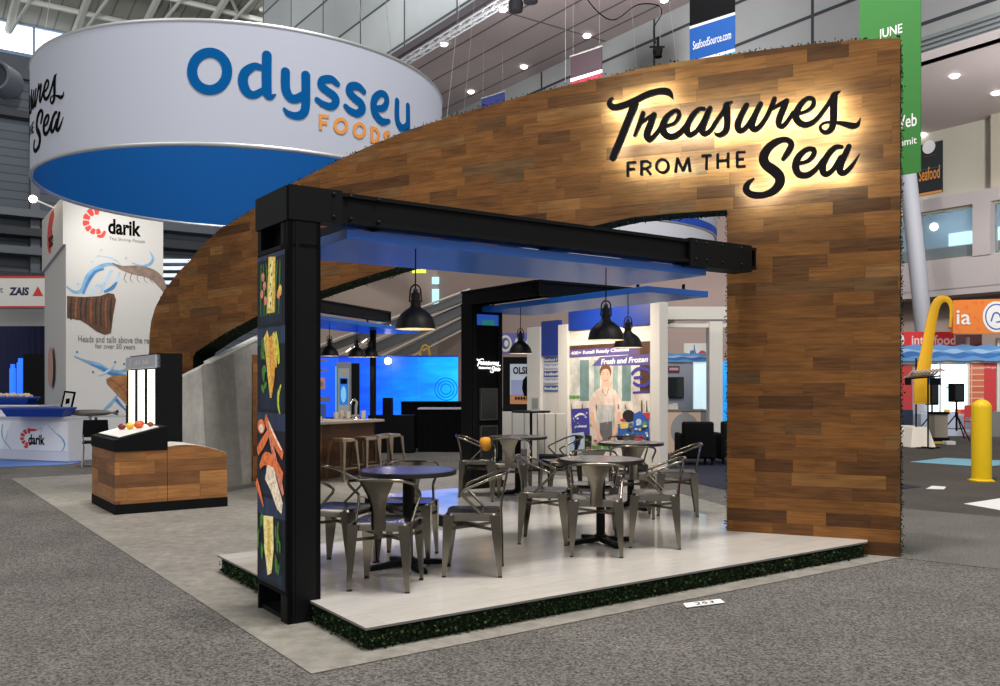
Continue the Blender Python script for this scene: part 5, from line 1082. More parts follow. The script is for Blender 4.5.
# extra pack print, folds and shelf clutter
rr_ = random.Random(5)
for k in range(26):
    x = rr_.uniform(573, 588); y = rr_.uniform(411, 432); el_(x, y, rr_.uniform(.5, 1.4), rr_.uniform(.5, 1.2), rr_.choice(('white', 'palebag', 'bagblue', 'violet')))
for k in range(34):
    x = rr_.uniform(619, 649); y = rr_.uniform(424, 443); el_(x, y, rr_.uniform(.5, 1.6), rr_.uniform(.5, 1.5), rr_.choice(('white', 'yellow', 'green', 'red', 'dkteal', 'ink', 'palebag', 'bagblue')))
for k in range(18): el_(rr_.uniform(586, 598), rr_.uniform(440, 452), rr_.uniform(.5, 2), rr_.uniform(.5, 1.6), rr_.choice(('green', 'dkteal', 'wooddk', 'red', 'yellow')))
for k in range(12): x = rr_.uniform(594, 617); pe([(x, rr_.uniform(392, 400), .3), (x+rr_.uniform(-1.5, 1.5), rr_.uniform(408, 424), .5)], rr_.choice(('curtain', 'cream', 'aprondk')) if k % 3 == 0 else 'curtain')
for x in (569, 572, 583, 597, 619, 626): pe([(x, 404, 1), (x+.3, 409, 1.6)], rr_.choice(('wood', 'dkteal', 'ink')))
for n_ in ('cream', 'teal', 'curtain', 'dkteal', 'blouse', 'apron', 'wood', 'wooddk', 'aprondk'): mottle(PM[PI_[n_]], 4.5, .38, (1, 1, .7))
build('printed_graphic', q, PM, po)
# dark framed portrait poster and banner further along
def vplane(name, label, cat, px0, px1, y0, y1, D, m, dep=.04, par=None):
    a, b = P(px0, y1, D), P(px1, y0, D); q = MB(); q.box(a.x, b.x, D, D+dep, a.z, b.z)
    return tag(build(name, q, m), label, cat)
D0 = 21.
t = thing('framed_banner', 'fabric banner with a dark figure in a black frame behind the rear table', 'banner', tuple(P(516, 412, D0)))
def loc_(px, py, D=D0, o=P(516, 412, D0)): v = P(px, py, D); return v.x-o.x, v.z-o.z
q = MB(); x0, z0 = loc_(503, 412); x1, z1 = loc_(535, 357); q.box(x0, x1, 0, .1, z0, z1); build('frame', q, M_BLACKM, t)
q = Print(lambda x, y, d: (x, -.003-d, y), .003)
def rc(x0, y0, x1, y1, mi): a = loc_(x0, y1); b = loc_(x1, y0); q.rect(a[0], b[0], a[1], b[1], mi)
rc(510, 364, 533, 404, 0); rc(510, 395, 533, 404, 1); rc(511, 380, 533, 395, 2)
a = loc_(513, 374); b = loc_(534, 374); q.txt('OLSEN', a[0], a[1], b[0]-a[0], .17, 3, bold=.03)
q.shape([loc_(*p) for p in ((523, 380), (526, 376), (529, 378), (530, 386), (528, 396), (524, 396), (522, 388))], 3); a = loc_(515, 399.5)
for i_ in range(5): q.rect(a[0]+.065*i_, a[0]+.065*i_+.045, a[1], a[1]+.06, 3)
build('print', q, [mat('olsen_pale', S(196, 204, 220), .6), mat('olsen_rust', S(190, 130, 90), .6), mat('olsen_lilac', S(150, 160, 200), .6), M_INK], t)
t = thing('header_sign', 'violet header sign with a white round emblem above the framed banner', 'sign', tuple(P(516, 353, 21.4)))
q = MB(); o_ = P(516, 353, 21.4)
def l2(px, py): v = P(px, py, 21.4); return v.x-o_.x, v.z-o_.z
a, b = l2(500, 354), l2(536, 333); q.box(a[0], b[0], 0, .1, a[1], b[1]); build('board', q, mat('violet_sign', S(104, 106, 176), .6), t)
q = Print(lambda x, y, d: (x, -.003-d, y), .003); a = l2(505.5, 343.5); q.shape(ell(a[0], a[1], .15, .2), 0); q.shape(ell(a[0], a[1], .1, .14), 1); q.shape(ell(a[0]+.02, a[1], .05, .08), 0); a = l2(514, 343); q.shape(ell(a[0]+.12, a[1]+.03, .1, .12), 0); q.shape(ell(a[0]+.36, a[1]-.02, .09, .13), 0); q.rect(a[0]+.08, a[0]+.4, a[1]-.16, a[1]-.12, 1); build('emblem', q, [M_WHITE, mat('violet_dark', S(90, 90, 150), .6)], t)
vplane('display_counter', 'pale counter with vertical panels below the framed banner', 'counter', 500, 546, 412, 470, 20.6, panelled('pale_slats', S(190, 188, 182), S(214, 208, 196), .28, 5, S(150, 148, 144), size=.02), .5)
tag(build('store_cabinet', flat(538, 566, 414, 467, 16.1, .5), panelled('cab_pale', S(176, 172, 166), S(182, 178, 172), .2, 5, S(120, 118, 116), size=.015)), 'pale panelled cabinet with dark top beside the white narrow post', 'cabinet')
tag(build('dark_bench', flat(540, 568, 456, 471, 15.4, .45), M_BLACKM), 'low black bench in front of the panelled cabinet', 'bench')
ht = thing('high_table', 'tall black cocktail table with a brochure holder standing behind the rear round table', 'table', tuple(P(531, 385, 15.6))[:2]+(0,))
q = MB(); q.lathe([(.01, 1.03), (.34, 1.03), (.345, 1.02), (.33, 1.0), (.02, 1.0)], 32); build('tabletop', q, M_BLACK, ht, smooth=30)
q = MB(); q.tube([(0, 0, .02), (0, 0, 1.0)], .025, 10); build('post', q, M_BLACK, ht, smooth=60); q = MB(); q.lathe([(.22, 0), (.22, .015), (.04, .035)], 24, cap0=True); build('base', q, M_BLACK, ht)
bh = P(535, 411, 15.5); q = MB(); q.box(-.07, .07, -.02, .06, 0, .02); q.box(-.07, .07, .02, .04, .02, .25); q.box(-.05, .05, .012, .02, .04, .22, 1); tag(build('brochure_holder', q, [mat('acrylic_grey', S(170, 166, 160), .2), M_GREYINK], loc=(bh.x, bh.y, 1.03)), 'small grey brochure holder standing on the tall cocktail table', 'holder')
# white portal bay right of the poster
wb = thing('white_portal', 'white box frame forming an open bay between the kitchen poster and the arch wall', 'frame', tuple(P(663, 385, 15.2))[:2]+(0,))
o_ = Vector(tuple(P(663, 385, 15.2))[:2]+(0,))
def wp(px, py, D): v = P(px, py, D); return v-o_
q = MB(); a, b = wp(659.5, 318, 14.9), wp(760, 305, 14.9); q.box(a.x, b.x, .0, .3, a.z, b.z); build('front_beam', q, M_WP, wb)
q = MB(); a, b = wp(664, 327.5, 18.5), wp(740, 323.5, 18.5); q.box(a.x, b.x, 3.3, 3.5, a.z, b.z); build('rear_beam', q, M_WP, wb)
q = MB(); a, b = wp(709, 324, 18.5), wp(722, 324, 18.5); q.box(a.x, b.x, 3.25, 3.55, 0, a.z+.05); build('post', q, M_WP, wb)
q = MB(); a = wp(660, 305, 14.9); c2 = wp(664, 318, 18.5); q.box(.02, .26, .3, 3.3, a.z-.24, a.z); build('side_beam', q, M_WP, wb)
RDx = 21.
tag(build('partition_wall', flat(664, 694, 362, 412, RDx, .15), mat('part_grey', S(142, 146, 156), .6)), 'grey partition carrying the wall television in the white bay', 'partition')
tag(build('lit_panel', flat(693, 711, 362, 411, RDx, .15), mat('lit_pale', S(206, 226, 230), .5, emit=.75, ecol=S(206, 232, 236))), 'pale glowing panel beside the grey partition', 'lit panel')
tv = thing('wall_television', 'black flat television on the grey partition', 'television', tuple(P(674, 398, RDx-.06)))
q = MB(); q.box(-.27, .23, 0, .05, 0, .49); build('casing', q, M_BLACK, tv, bevel=.004); q = MB(); q.box(-.25, .21, -.004, 0, .02, .47); build('screen', q, mat('tv_screen', S(24, 30, 28), .1, spec=.7), tv)
q = MB(); q.box(0, .27, 0, .02, 0, .14, 0); q.shape = None
q.box(.03, .24, -.004, 0, .04, .1, 1); tag(build('name_plate', q, [mat('plate_maroon', S(92, 48, 66), .6), mat('plate_pink', S(200, 150, 160), .6)], loc=tuple(P(668, 372, RDx-.03))), 'small maroon name plate above the television', 'sign')
t = thing('wave_frieze', 'short blue wave frieze along the top of the grey partition', 'frieze', tuple(P(664, 362, RDx-.04)))
def frieze(t, x1, z1, n=40, ph=0):
    for k, (c_, lo, hi) in enumerate((((96, 146, 198), 0, 1), ((56, 110, 176), .25, .55), ((150, 186, 220), .55, .72))):
        q = MB(); top = [(x1*i/n, z1*(hi+.06*math.sin(i*.45+ph+k*1.3))) for i in range(n+1)]; bot = [(x1*i/n, max(0, z1*(lo+.08*math.sin(i*.38+ph+k)))) for i in range(n+1)]
        for i in range(n): q.prism([bot[i], bot[i+1], top[i+1], top[i]], -.002-k*.003, .03-k*.003, f=lambda x, y, z: (x, z, y))
        build('wave_band', q, mat('wave_%d' % k, S(*c_), .6), t)
frieze(t, 1.1, .2)
t = thing('white_placard', 'white placard with blue and red marks above the wave frieze', 'sign', tuple(P(684, 357, RDx+1)))
q = MB(); q.box(0, .62, 0, .05, 0, .34); build('board', q, M_WHITE, t); q = Print(lambda x, y, d: (x, -.003-d, y)); q.shape(ell(.2, .1, .06, .07), 0); q.shape(ell(.45, .08, .09, .08), 1); q.pen([(.25, .3, .02), (.26, .15, .04), (.3, .08, .02)], 0); build('mark', q, [mat('mark_blue', S(90, 110, 170), .6), M_REDINK], t)
tag(build('cyan_panel', flat(721, 735, 361, 453, 19.5, .1), mat('cyan_panel', S(30, 150, 235), .5, emit=.8)), 'narrow bright cyan panel showing beside the arch opening edge', 'panel')
rc_ = thing('reception_counter', 'peach reception counter with a large grey disc on its front', 'counter', tuple(P(684, 385, 19.4))[:2]+(0,))
q = MB(); a, b = P(664, 411, 19.4), P(707, 411, 19.4); x0, x1 = a.x-P(684, 385, 19.4).x, b.x-P(684, 385, 19.4).x; q.box(x0, x1, 0, .5, 0, a.z); build('body', q, mat('counter_peach', S(216, 186, 164), .5), rc_)
q = MB(); q.box(x0-.02, x1+.02, -.02, .52, a.z, a.z+.03); build('top', q, M_GREYINK, rc_)
q = Print(lambda x, y, d: (x, -.003-d, y)); q.shape(ell(.02, .5, .31, .37, 32), 0); q.rect(-.05, .1, .8, a.z, 0); q.rect(.36, .5, .3, a.z, 1); build('disc', q, [mat('disc_grey', S(150, 148, 150), .5), M_GREYINK], rc_)
pr_ = P(672, 411, 19.5); q = MB(); q.hexa([(-.12, -.1, 0), (.14, -.1, 0), (.14, .1, 0), (-.12, .1, 0)], [(-.12, -.1, .1), (.12, -.1, .14), (.12, .1, .14), (-.12, .1, .1)]); q.box(-.12, -.06, -.02, .1, .1, .28); tag(build('desk_printer', q, mat('machine_white', S(222, 216, 208), .5), loc=(pr_.x, pr_.y+.1, pr_.z+.03), bevel=.008), 'small white machine standing on the peach counter', 'machine')
M_SOFA = mat('sofa_black', S(11, 11, 12), .75, spec=.2)
def armchair(label, px0, px1, ybot, rz):
    D = EYE*F/(ybot-HY); a, b = P(px0, 385, D), P(px1, 385, D); w_ = (b.x-a.x)/2; t = thing('lounge_chair', label, 'armchair', ((a.x+b.x)/2, D+.32, 0), rz, 'black lounge chairs by the counter')
    for nm, bx in (('backrest', (-w_*.9, w_*.88, -.36, -.18, .12, .8)), ('seat', (-w_*.75, w_*.75, -.2, .32, .1, .42)), ('arm', (-w_, -w_*.72, -.34, .34, .08, .58)), ('arm', (w_*.72, w_, -.34, .34, .08, .58))):
        q = MB(); q.box(*bx); build(nm, q, M_SOFA, t, bevel=.04)
    for sx in (-1, 1):
        for sy in (-1, 1): q = MB(); q.box(sx*w_*.8-.02, sx*w_*.8+.02, sy*.28-.02, sy*.28+.02, 0, .1); build('leg', q, M_BLACKM, t)
armchair('black lounge chair seen from behind in front of the peach counter', 681, 716, 465, 0); armchair('black lounge chair mostly hidden by the arch wall edge', 718.5, 752, 464, .1)
# ------------------------------------------------------------------ far right: stands, banners, bollard
bo = G(981.5, 481); bl = thing('bollard', 'tall yellow round topped bollard standing on the carpet at right', 'bollard', bo)
q = MB(); q.lathe([(.142, 0), (.142, 1.13)]+[(.142*math.cos(a), 1.13+.13*math.sin(a)) for a in [k*PI/16 for k in range(1, 8)]]+[(.002, 1.262)], 40); build('sleeve', q, mat('bollard_yellow', S(236, 196, 12), .45), bl, smooth=40)
q = MB(); q.lathe([(.165, 0), (.165, .02), (.145, .035)], 40)
for a in (.6, 2.4, 3.9, 5.4): q.box(.155*math.cos(a)-.03, .155*math.cos(a)+.03, .155*math.sin(a)-.03, .155*math.sin(a)+.03, 0, .02)
build('base', q, mat('bollard_yellow', S(230, 190, 20), .5), bl)
def card(label, pts, m, name='floor_card', txt=None):
    z = .004; c_ = sum((Vector(G(*p)) for p in pts), Vector())/len(pts); q = MB(); q.prism([tuple(G(*p)-c_)[:2] for p in pts], 0, z); o = build(name, q, [m], loc=(c_.x, c_.y, .001)); tag(o, label, 'floor card' if name == 'floor_card' else 'floor sticker')
    if txt:
        e = (G(*pts[1])-G(*pts[0])); n2 = (G(*pts[3])-G(*pts[0])); q = MB(); b_ = G(*pts[0])-c_
        text(q, txt, lambda x, y, d: tuple(b_+e*x+n2*y+Vector((0, 0, z+.0006)))[:3], .26, .2, .5, .6, 0, bold=.02); build('number', q, M_INK, o)
    return o
M_PAPER = mat('paper', S(226, 224, 222), .7)
card('white card numbered 253 lying on the carpet in front of the platform', [(686.5, 608), (725, 603), (720, 599.5), (683, 604)], M_PAPER, txt='253')
card('small white card on the carpet right of the arch wall', [(926, 489), (944, 489.5), (946, 487), (932, 486)], M_PAPER)
card('white sheet on the carpet at the right edge of the photo', [(964, 504), (1015, 513), (1015, 499), (1004, 498)], M_PAPER)
card('pale blue and white floor sticker behind the yellow bollard', [(910, 462), (985, 467), (1030, 462), (945, 458)], mat('sticker_blue', S(120, 176, 196), .7), 'floor_sticker')
card('dark navy mat sticking out beside the arch wall edge', [(896, 490), (921, 487), (900, 483), (880, 484)], mat('mat_navy', S(28, 30, 52), .9), 'floor_sticker')
def cone_block(label, px0, px1, ytop, ybot, tw_):
    D = EYE*F/(ybot-HY); a, b = P(px0, ybot, D), P(px1, ybot, D); w_ = (b.x-a.x)/2; h_ = P(0, ytop, D).z; q = MB()
    q.hexa([(-w_, -w_, 0), (w_, -w_, 0), (w_, w_, 0), (-w_, w_, 0)], [(-w_*tw_, -w_*tw_, h_), (w_*tw_, -w_*tw_, h_), (w_*tw_, w_*tw_, h_), (-w_*tw_, w_*tw_, h_)])
    tag(build('weighted_base', q, mat('base_cream', S(238, 228, 214), .6), loc=((a.x+b.x)/2, D+w_, 0), bevel=.01, rz=.1), label, 'base', 'cream weighted bases'); return (a.x+b.x)/2, D+w_, h_
bx, by, bz = cone_block('cream tapered base block carrying the black rod of the yellow banner', 909, 935.5, 427.5, 447.5, .62)
cone_block('second cream tapered base block, half hidden by the arch wall', 899, 922, 426, 445, .62)
yb = thing('yellow_hook_banner', 'tall yellow banner with a hooked top on a black rod, right of the arch wall', 'banner', (bx, by, bz))
k_ = by/F
def yl(px, py): return ((px-CX)*k_-bx, 0, EYE+(HY-py)*k_-bz)
q = MB(); path = [(922, 404, 9), (922, 380, 9), (926, 355, 7), (930, 330, 6), (934, 310, 5.5), (938.5, 301, 5), (944, 299, 4), (949, 301, 3.2), (951.5, 308, 2.4), (951, 318, 1.8), (950.5, 325, 1.4)]
sp_ = spline(path, 4); q.tube([yl(x, y) for x, y, _ in sp_], [max(w_*k_*.9, .02) for _, _, w_ in sp_], 10); q.v = [(x, y*.35, z) for x, y, z in q.v]; build('fabric', q, mat('banner_yellow2', S(244, 184, 24), .6), yb, smooth=60)
q = MB(); q.ball(yl(950, 327), .05, 6); build('tip', q, M_ORANGE, yb)
q = MB(); q.tube([(0, 0, 0), (0, 0, 1.65)], .02, 8); build('rod', q, M_BLACKM, yb)
rk = thing('hanger_rail', 'black coat rail crowded with pale hangers beside the yellow banner', 'rail', (bx-.03, by-.62, 0))
k2 = (by-.62)/F; X0_ = lambda px: (px-CX)*k2-bx+.03; Z0_ = lambda py: EYE+(HY-py)*k2
q = MB(); q.tube([(X0_(906), 0, Z0_(379)), (X0_(940), 0, Z0_(376))], .018, 8); q.tube([(.02, 0, 0), (.02, 0, Z0_(377))], .02, 8); q.box(-.25, .3, -.02, .02, 0, .03); q.box(-.02, .06, -.25, .25, 0, .03); build('rail', q, M_BLACKM, rk)
for i in range(9):
    x = X0_(908+i*3.4); z = Z0_(378.5-i*.3); q = MB(); q.tube([(x-.06, .18, z-.01), (x, .0, z+.05), (x+.07, -.08, z+.17), (x+.1, -.22, z+.12)], .022, 6); build('hanger', q, mat('hanger_pale', S(200, 176, 156), .5), rk)
for x in (908, 933, 938): q = MB(); q.box(X0_(x)-.06, X0_(x)+.06, -.03, .03, Z0_(385), Z0_(378)); build('clip', q, M_BLACKM, rk)
q = MB(); q.box(X0_(928.5), X0_(935.5), .03, .06, Z0_(384.5), Z0_(377)); build('tag', q, mat('tag_blue', S(80, 130, 210), .6, emit=.2), rk)
def speaker(label, px, ytop, ybot, D, wpx):
    v = P(px, ybot, D); h_ = P(px, ytop, D).z-v.z; w_ = wpx/F*D/2; t = thing('loudspeaker', label, 'loudspeaker', v, .25, 'black loudspeakers on tripods')
    q = MB(); q.prism([(-w_, -.12), (w_, -.12), (w_*.85, .16), (-w_*.85, .16)], 0, h_); build('cabinet', q, M_BLACKM, t, bevel=.02); q = MB(); q.box(-w_*.85, w_*.85, -.13, -.12, .05, h_-.05); build('grille', q, mat('grille_dark', S(34, 34, 40), .8), t); return v
def tripod(label, v, px):
    t = thing('speaker_stand', label, 'stand', (v.x, v.y, 0), .4, 'black tripod speaker stands'); q = MB(); q.tube([(0, 0, .25), (0, 0, v.z)], .025, 8); build('pole', q, M_BLACKM, t)
    q = MB(); q.tube([(0, 0, .62), (0, 0, .74)], .04, 8); build('collar', q, M_BLACKM, t)
    for a in (.3, 2.4, 4.5): q = MB(); q.tube([(0, 0, .7), (.5*math.cos(a), .5*math.sin(a), .02)], .018, 6); q.tube([(0, 0, .3), (.28*math.cos(a), .28*math.sin(a), .32)], .012, 6); build('leg', q, M_BLACKM, t)
v = speaker('black loudspeaker in front of the glowing white panel at right', 956.5, 383.5, 402, 24.0, 12); tripod('black tripod stand under the loudspeaker in front of the glowing panel', v, 956)
v = speaker('black loudspeaker partly hidden behind the yellow banner', 932, 383, 405, 24.6, 9); tripod('black tripod stand half hidden behind the yellow banner', v, 932)
pb = thing('pedestal_stand', 'grey pedestal stand beside the black speaker tripod', 'pedestal', tuple(P(939, 385, 23.3))[:2]+(0,)); q = MB(); q.box(-.17, .17, -.12, .2, 0.12, .74); build('body', q, mat('pedestal_grey', S(150, 140, 128), .5), pb); q = MB(); q.box(-.2, .2, -.15, .22, .72, .78); build('top', q, M_BLACKM, pb); q = MB(); q.box(-.2, .2, -.15, .22, 0, .12); build('foot', q, M_BLACKM, pb)
q = MB(); q.box(-.2, .2, -.06, .06, 0, .05); tag(build('floor_tool', q, mat('tool_yellow', S(200, 170, 70), .6), loc=tuple(P(939, 385, 22.6))[:2]+(0,), bevel=.01), 'small yellow box on the floor before the grey pedestal', 'box')
q = MB(); q.box(-.12, .12, -.1, .1, 0, .09); tag(build('floor_box', q, M_WHITE, loc=tuple(P(949, 385, 22.2))[:2]+(0,), bevel=.01), 'small white box on the carpet below the tripod', 'box')
ED = 27.
ex = thing('exhibit_stand', 'row of exhibition walls with red posters and a glowing white panel, far right', 'booth', tuple(P(955, 385, ED))[:2]+(0,)); eo = Vector(tuple(P(955, 385, ED))[:2]+(0,))
def eb(nm, px0, px1, y0, y1, m, dy=0., dep=.1):
    a, b = P(px0, y1, ED), P(px1, y0, ED); q = MB(); q.box(a.x-eo.x, b.x-eo.x, dy, dy+dep, max(0, a.z), b.z); return build(nm, q, m, ex)
eb('wall_panel', 890, 1030, 364, 432, mat('stand_grey', S(176, 176, 182), .6), .12)
eb('red_poster', 900, 912.5, 366, 411, mat('poster_red', S(198, 80, 84), .6), .0); eb('lit_panel', 929, 968.5, 364.5, 412, mat('panel_glow', S(226, 244, 250), .5, emit=1.3, ecol=S(222, 244, 252)), .0)
eb('orange_poster', 968.5, 984, 362, 413, panelled('poster_orange', S(204, 116, 84), S(190, 96, 76), .5, .18, S(222, 170, 140), size=.02), .0); eb('red_poster', 984, 996, 362, 413, mat('poster_red', S(186, 70, 78), .6), .0)
eb('white_rail', 890, 1030, 360.5, 363, M_WP, -.05, .3); eb('white_post', 939, 940.5, 345, 412, M_WP, -.04); eb('white_post', 967, 969, 337, 412, M_WP, -.04); eb('white_post', 996.5, 999, 338, 420, M_WP, -.04)
q = Print(lambda x, y, d: (x, -.005-d, y), .004)
def et(s, px, py, w_, h_, mi):
    v = P(px, py, ED)-eo; q.txt(s, v.x, v.z, w_*ED/F, h_*ED/F, mi)
et('International Recipes', 972, 369, 24, 2.6, 0); et('Ki', 946, 389, 5, 3, 1); build('lettering', q, [M_WHITE, mat('ink_steel', S(90, 130, 170), .6)], ex)
wf = thing('wave_frieze', 'long blue wave frieze above the exhibition walls at far right', 'frieze', tuple(P(890, 361, ED-.15))); frieze(wf, 4.1, .47, 80, 1.)
rs = thing('red_fascia', 'red fascia with white lettering rising above the wave frieze, behind the yellow banner', 'sign', tuple(P(898, 348, ED+.6))); q = MB(); q.box(0, 1.72, 0, .12, 0, .5); q.box(1.55, 2.6, .02, .12, .02, .42, 1); build('board', q, [mat('fascia_red', S(204, 40, 44), .5), mat('fascia_dim', S(140, 96, 96), .6)], rs)
q = Print(lambda x, y, d: (x, -.004-d, y), .003); q.txt('interfood', .42, .1, 1.35, .3, 0, bold=.02); q.shape(ell(.05, .25, .14, .2), 1); build('lettering', q, [mat('letter_pinkish', S(232, 196, 196), .6), M_WHITE], rs)
os_ = thing('orange_fascia', 'orange patterned fascia with a white round emblem and white letters at the right edge', 'sign', tuple(P(953, 334, 26.4)), .12)
m = mat('fascia_orange', S(206, 106, 40), .6); t = NT(m); vo = t.n('ShaderNodeTexVoronoi'); t.l(t.n('ShaderNodeTexCoord').outputs['Object'], vo.inputs['Vector']); vo.inputs['Scale'].default_value = 5; t.l(t.ramp(vo.outputs['Distance'], [(.1, S(214, 92, 44)), (.45, S(214, 118, 42))]), t.b.inputs['Base Color'])
q = MB(); n = 16
for k in range(n): q.box(2.6*k/n, 2.6*(k+1)/n, .0, .1, .02*(n-k)/n, 1.0+.1*k/n)
build('board', q, m, os_)
q = Print(lambda x, y, d: (x, -.004-d, y), .003); q.shape(ell(1.38, .52, .44, .46, 28), 0); q.shape(ell(1.38, .52, .37, .39, 28), 1); q.shape(ell(1.38, .52, .33, .35, 28), 0); q.pen([(1.2, .38, .05), (1.3, .62, .05), (1.46, .6, .05), (1.52, .4, .05), (1.36, .36, .04)], 1); q.txt('ia', .1, .28, .45, .42, 0); build('emblem', q, [M_WHITE, mat('emblem_blue', S(60, 80, 160), .6)], os_)
tag(build('stand_counter', flat(921, 972, 414, 437, 26.0, .5), mat('counter_bluewhite', S(196, 204, 222), .5)), 'pale counter in front of the glowing white panel at far right', 'counter')
tag(build('stand_counter', flat(985, 1030, 412, 437, 25.6, .5), M_GREYINK), 'grey counter behind the yellow bollard', 'counter')
tag(build('crate_blue', flat(896, 913, 410, 436, 25.4, .5), mat('crate_navy', S(54, 66, 92), .6)), 'dark blue cabinet beside the arch wall edge at far right', 'cabinet')
rdch = thing('red_chair', 'red metal chair behind the yellow bollard', 'chair', tuple(P(974, 385, 25.5))[:2]+(0,)); q = MB(); q.box(-.18, .18, -.18, .18, .42, .46); build('seat', q, mat('chair_red', S(190, 60, 50), .5), rdch); q = MB(); q.box(-.18, .18, .16, .19, .55, .9); build('backrest', q, mat('chair_red', S(190, 60, 50), .5), rdch)
for x in (-.17, .17):
    for y in (-.17, .17): q = MB(); q.tube([(x, y, .9 if y > 0 else .44), (x*1.1, y*1.1, 0)], .014, 6); build('leg', q, mat('chair_red', S(190, 60, 50), .5), rdch)
bxp = P(960, 411.5, 25.9)
for x, c_, lab in ((947, (230, 190, 60), 'yellow pack on the pale far counter'), (958, (226, 96, 60), 'orange pack on the pale far counter'), (963, (206, 60, 60), 'red pack on the pale far counter')):
    v = P(x, 414, 26.2); q = MB(); q.box(-.07, .07, -.04, .04, 0, .14); tag(build('product_pack', q, mat('pack_%d' % c_[1], S(*c_), .5), loc=v, bevel=.008), lab, 'pack', 'packs on the far counter')
# slanted hall column
q = MB(); a, b = P(925, 340, 29.2), P(909, 185, 30); e_ = (a-b)*(a.z/(b.z-a.z)); q.tube([a+e_, a, b, b+(b-a)*.3], .27, 24); tag(build('leaning_column', q, mat('column_grey', S(146, 146, 152), .6), smooth=50), 'thick pale grey leaning column beside the right edge of the arch wall', 'column')
# hanging banners over the hall
bd = Vector((-.72, .69, 0)).normalized()
def banner(label, pxr, D, w_, z0, bands, txts=(), ztop_=None):
    p = P(pxr, 385, D); t = thing('hanging_banner', label, 'banner', (p.x, p.y, z0)); e = -bd; o = bd*w_   # picture left end
    fb = lambda x, y, d: tuple(o+e*x+Vector((e.y, -e.x, 0))*d+Vector((0, 0, y)))
    for a, b, m in bands: q = MB(); q.prism([(0, a), (w_, a), (w_, b), (0, b)], -.012, .012, f=fb); build('fabric', q, m, t)
    if txts:
        q = Print(lambda x, y, d: fb(x, y, .013+d), .002)
        for s, x, y, ww_, hh_, mi in txts: q.txt(s, x, y, ww_, hh_, mi)
        build('lettering', q, [M_WHITE], t)
    q = MB(); top = bands[-1][1]; q.prism([(-.03, top), (w_+.03, top), (w_+.03, top+.04), (-.03, top+.04)], -.03, .03, f=fb)
    build('top_rail', q, M_GREYINK, t)
    for x in (.1, w_-.1): q = MB(); q.tube([fb(x, top, 0), fb(x, top+3, 0)], .004, 5); build('cable', q, M_GREYINK, t)
banner('long green banner hanging beside the arch wall top, lettered JUNE', 921, 19, 1.30, 6.0, [(0, 5.2, mat('banner_green', S(40, 112, 38), .7))], (('JUNE', .42, 3.0, .5, .26, 0), ('Web', .72, 1.0, .5, .28, 0), ('Summit', .62, .62, .6, .16, 0)))
za = lambda py, D: EYE+(HY-py)/F*D
D_ = 22.4; zz = za(60, D_); zb1 = za(48.5, D_)-zz; zb2 = za(15, D_)-zz
banner('black and bright blue banner with white lettering hanging above the script sign', 735, D_, 1.3, zz-.6, [(0, .6+zb1-.08, mat('banner_teal', S(40, 160, 180), .7)), (.6+zb1-.08, .6+zb1, M_WHITE), (.6+zb1, .6+zb2, mat('banner_blue', S(6, 80, 160), .7)), (.6+zb2, .6+zb2+.07, M_WHITE), (.6+zb2+.07, .6+zb2+2.2, M_BLACKM)], (('SeafoodSource.com', .1, .6+zb1+.27, 1.1, .22, 0),))
D_ = 29; zz = za(86, D_)
banner('maroon banner with a red lower band hanging above the middle of the arch', 602, D_, 1.3, zz-.4, [(0, .4+za(69.5, D_)-zz-.1, mat('banner_red', S(104, 12, 30), .7)), (.4+za(69.5, D_)-zz-.1, .4+za(69.5, D_)-zz, M_WHITE), (.4+za(69.5, D_)-zz, .4+za(47, D_)-zz, mat('banner_maroon', S(34, 15, 22), .7))])
D_ = 35.7; zz = za(112, D_)
banner('small dark blue banner low above the left part of the arch', 504.5, D_, 1.3, zz-.4, [(0, .4+za(92, D_)-zz, mat('banner_navy', S(24, 34, 84), .7))])
# lighting truss with lamps
tr = thing('lighting_truss', 'long white box truss hung with black lamps under the brown soffit', 'truss', (0, 0, 0), ROT); A_, Z_ = 16.9, 13.97
q = MB()
for da, dz in ((0, 0), (.2, 0), (0, .2), (.2, .2)): q.tube([(A_+da, 12, Z_+dz), (A_+da, 56, Z_+dz)], .024, 5)
build('chord', q, mat('truss_white', S(160, 162, 164), .6), tr)
q = MB(); b = 12.
while b < 56:
    for da in (0, .2): q.tube([(A_+da, b, Z_), (A_+da, b+.35, Z_+.2), (A_+da, b+.7, Z_)], .013, 4)
    for dz in (0, .2): q.tube([(A_, b, Z_+dz), (A_+.2, b+.35, Z_+dz), (A_, b+.7, Z_+dz)], .011, 4)
    b += .7
build('lacing', q, mat('truss_white', S(160, 162, 164), .6), tr)
for b in (22.6, 23.4, 33, 35.5, 38, 40.5, 43.5, 46.5, 49.5): q = MB(); q.lathe([(.1, -.4), (.22, -.38), (.24, -.08), (.1, 0)], 12, c=(A_+.15, b, Z_-.02), cap0=True, cap1=True); build('lamp', q, M_BLACKM, tr)
sl = P(658, 52, 21); st = thing('stage_lamp', 'black stage lamp hanging with looped cable above the script sign', 'lamp', sl); q = MB(); q.box(-.11, .1, -.08, .08, -.02, .1); q.lathe([(.06, -.14), (.1, -.12), (.09, .02), (.05, .04)], 12, cap0=True); q.box(-.2, .16, -.02, .02, .1, .14); q.box(-.03, .03, -.03, .03, .12, .34); build('head', q, M_BLACKM, st, bevel=.01)
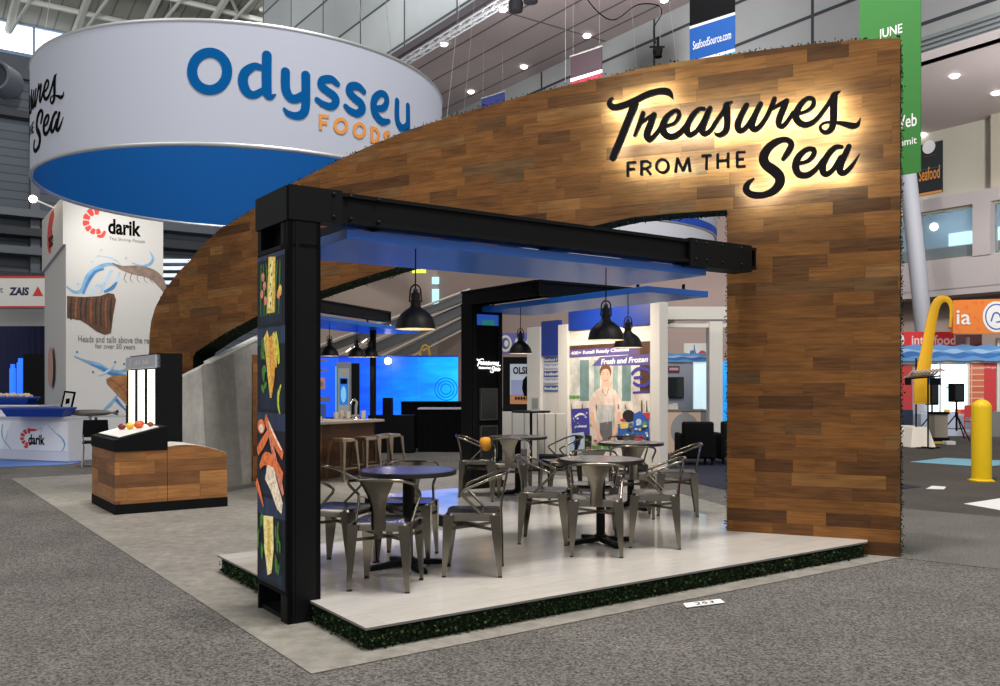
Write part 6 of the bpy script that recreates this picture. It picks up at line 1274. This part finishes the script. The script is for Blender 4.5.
q = MB(); q.tube(spline([(-.05, 0, .2), (-.1, 0, .55), (.08, 0, .9), (-.02, 0, 1.1), (-.5, 0, 1.1), (-1.1, 0, .75), (-1.7, 0, 1.3), (-2, 0, 2.2)], 5), .013, 6); build('cable', q, M_BLACKM, st, smooth=60); q = MB(); q.tube([(.05, 0, .2), (.05, 0, 6)], .01, 5); build('drop_line', q, M_GREYINK, st)
q = MB(); q.tube([P(565.5, 100, 32), P(565.5, -18, 32)], .012, 5); tag(build('steel_cable', q, M_GREYINK), 'thin grey cable hanging in front of the brown soffit, left of the maroon banner', 'cable')
# ------------------------------------------------------------------ light of the hall
light('hall_daylight', 'AREA', (-16, -6, 19), 1500, (1, .98, .95), 14, target=(0, 9, 0))
light('hall_high_bay', 'AREA', (12, -4, 18), 1500, (1, .97, .92), 8, target=(2, 9, 0))
for k_, (a_, b_) in enumerate(((.6, -.3), (3.4, -.5))): light('hall_lamp', 'AREA', tuple(B(a_, b_))[:2]+(22,), 2250, (1, .97, .92), 2.2, (0, 0, 0))
for a, b, e in ((1.2, 1.35, 5), (2.6, 1.35, 5), (4.7, 3.0, 6), (4.7, 4.6, 6)):
    v = B(a, b, 2.42); light('canopy_spot', 'SPOT', v, e, (1, .9, .76), .06, (0, 0, 0), 100, .7)

def H(a, b, z): return tuple(D1*a+D2*b)[:2]+(z,)
for a, b, z, ta, tb, tz, e, sp_ in ((6, 34, 21, 8, 60, 14, 17000, 120), (20, 40, 22, 24, 60, 16, 20000, 120), (8, 26, 21, 19, 34, 20, 14000, 110), (14, 20, 10.2, 24, 30, 15.8, 20000, 130), (10, 12, 16, 28, 14, 10, 12000, 100), (4, 34, 12.0, 6, 48, 26, 16000, 110), (22, 6, 9.5, 31, 16, 7, 9000, 110), (26, 10, 7, 29, 16, 10.9, 2600, 130), (16, 28, 9, 33, 45, 6, 9000, 120)):
    light('hall_fill', 'SPOT', H(a, b, z), e*.42, (.97, .98, 1), .6, target=H(ta, tb, tz), spot=sp_, blend=1)  # unseen fill spots, added to brighten the far walls, roof and balcony

for b in (11, 16, 19): light('gallery_light', 'POINT', H(34.2, b, 7.7), 420, (1, .93, .84), .15)
for b in (12, 17): light('gallery_light', 'POINT', H(34.2, b, 10.2), 420, (1, .93, .84), .15)
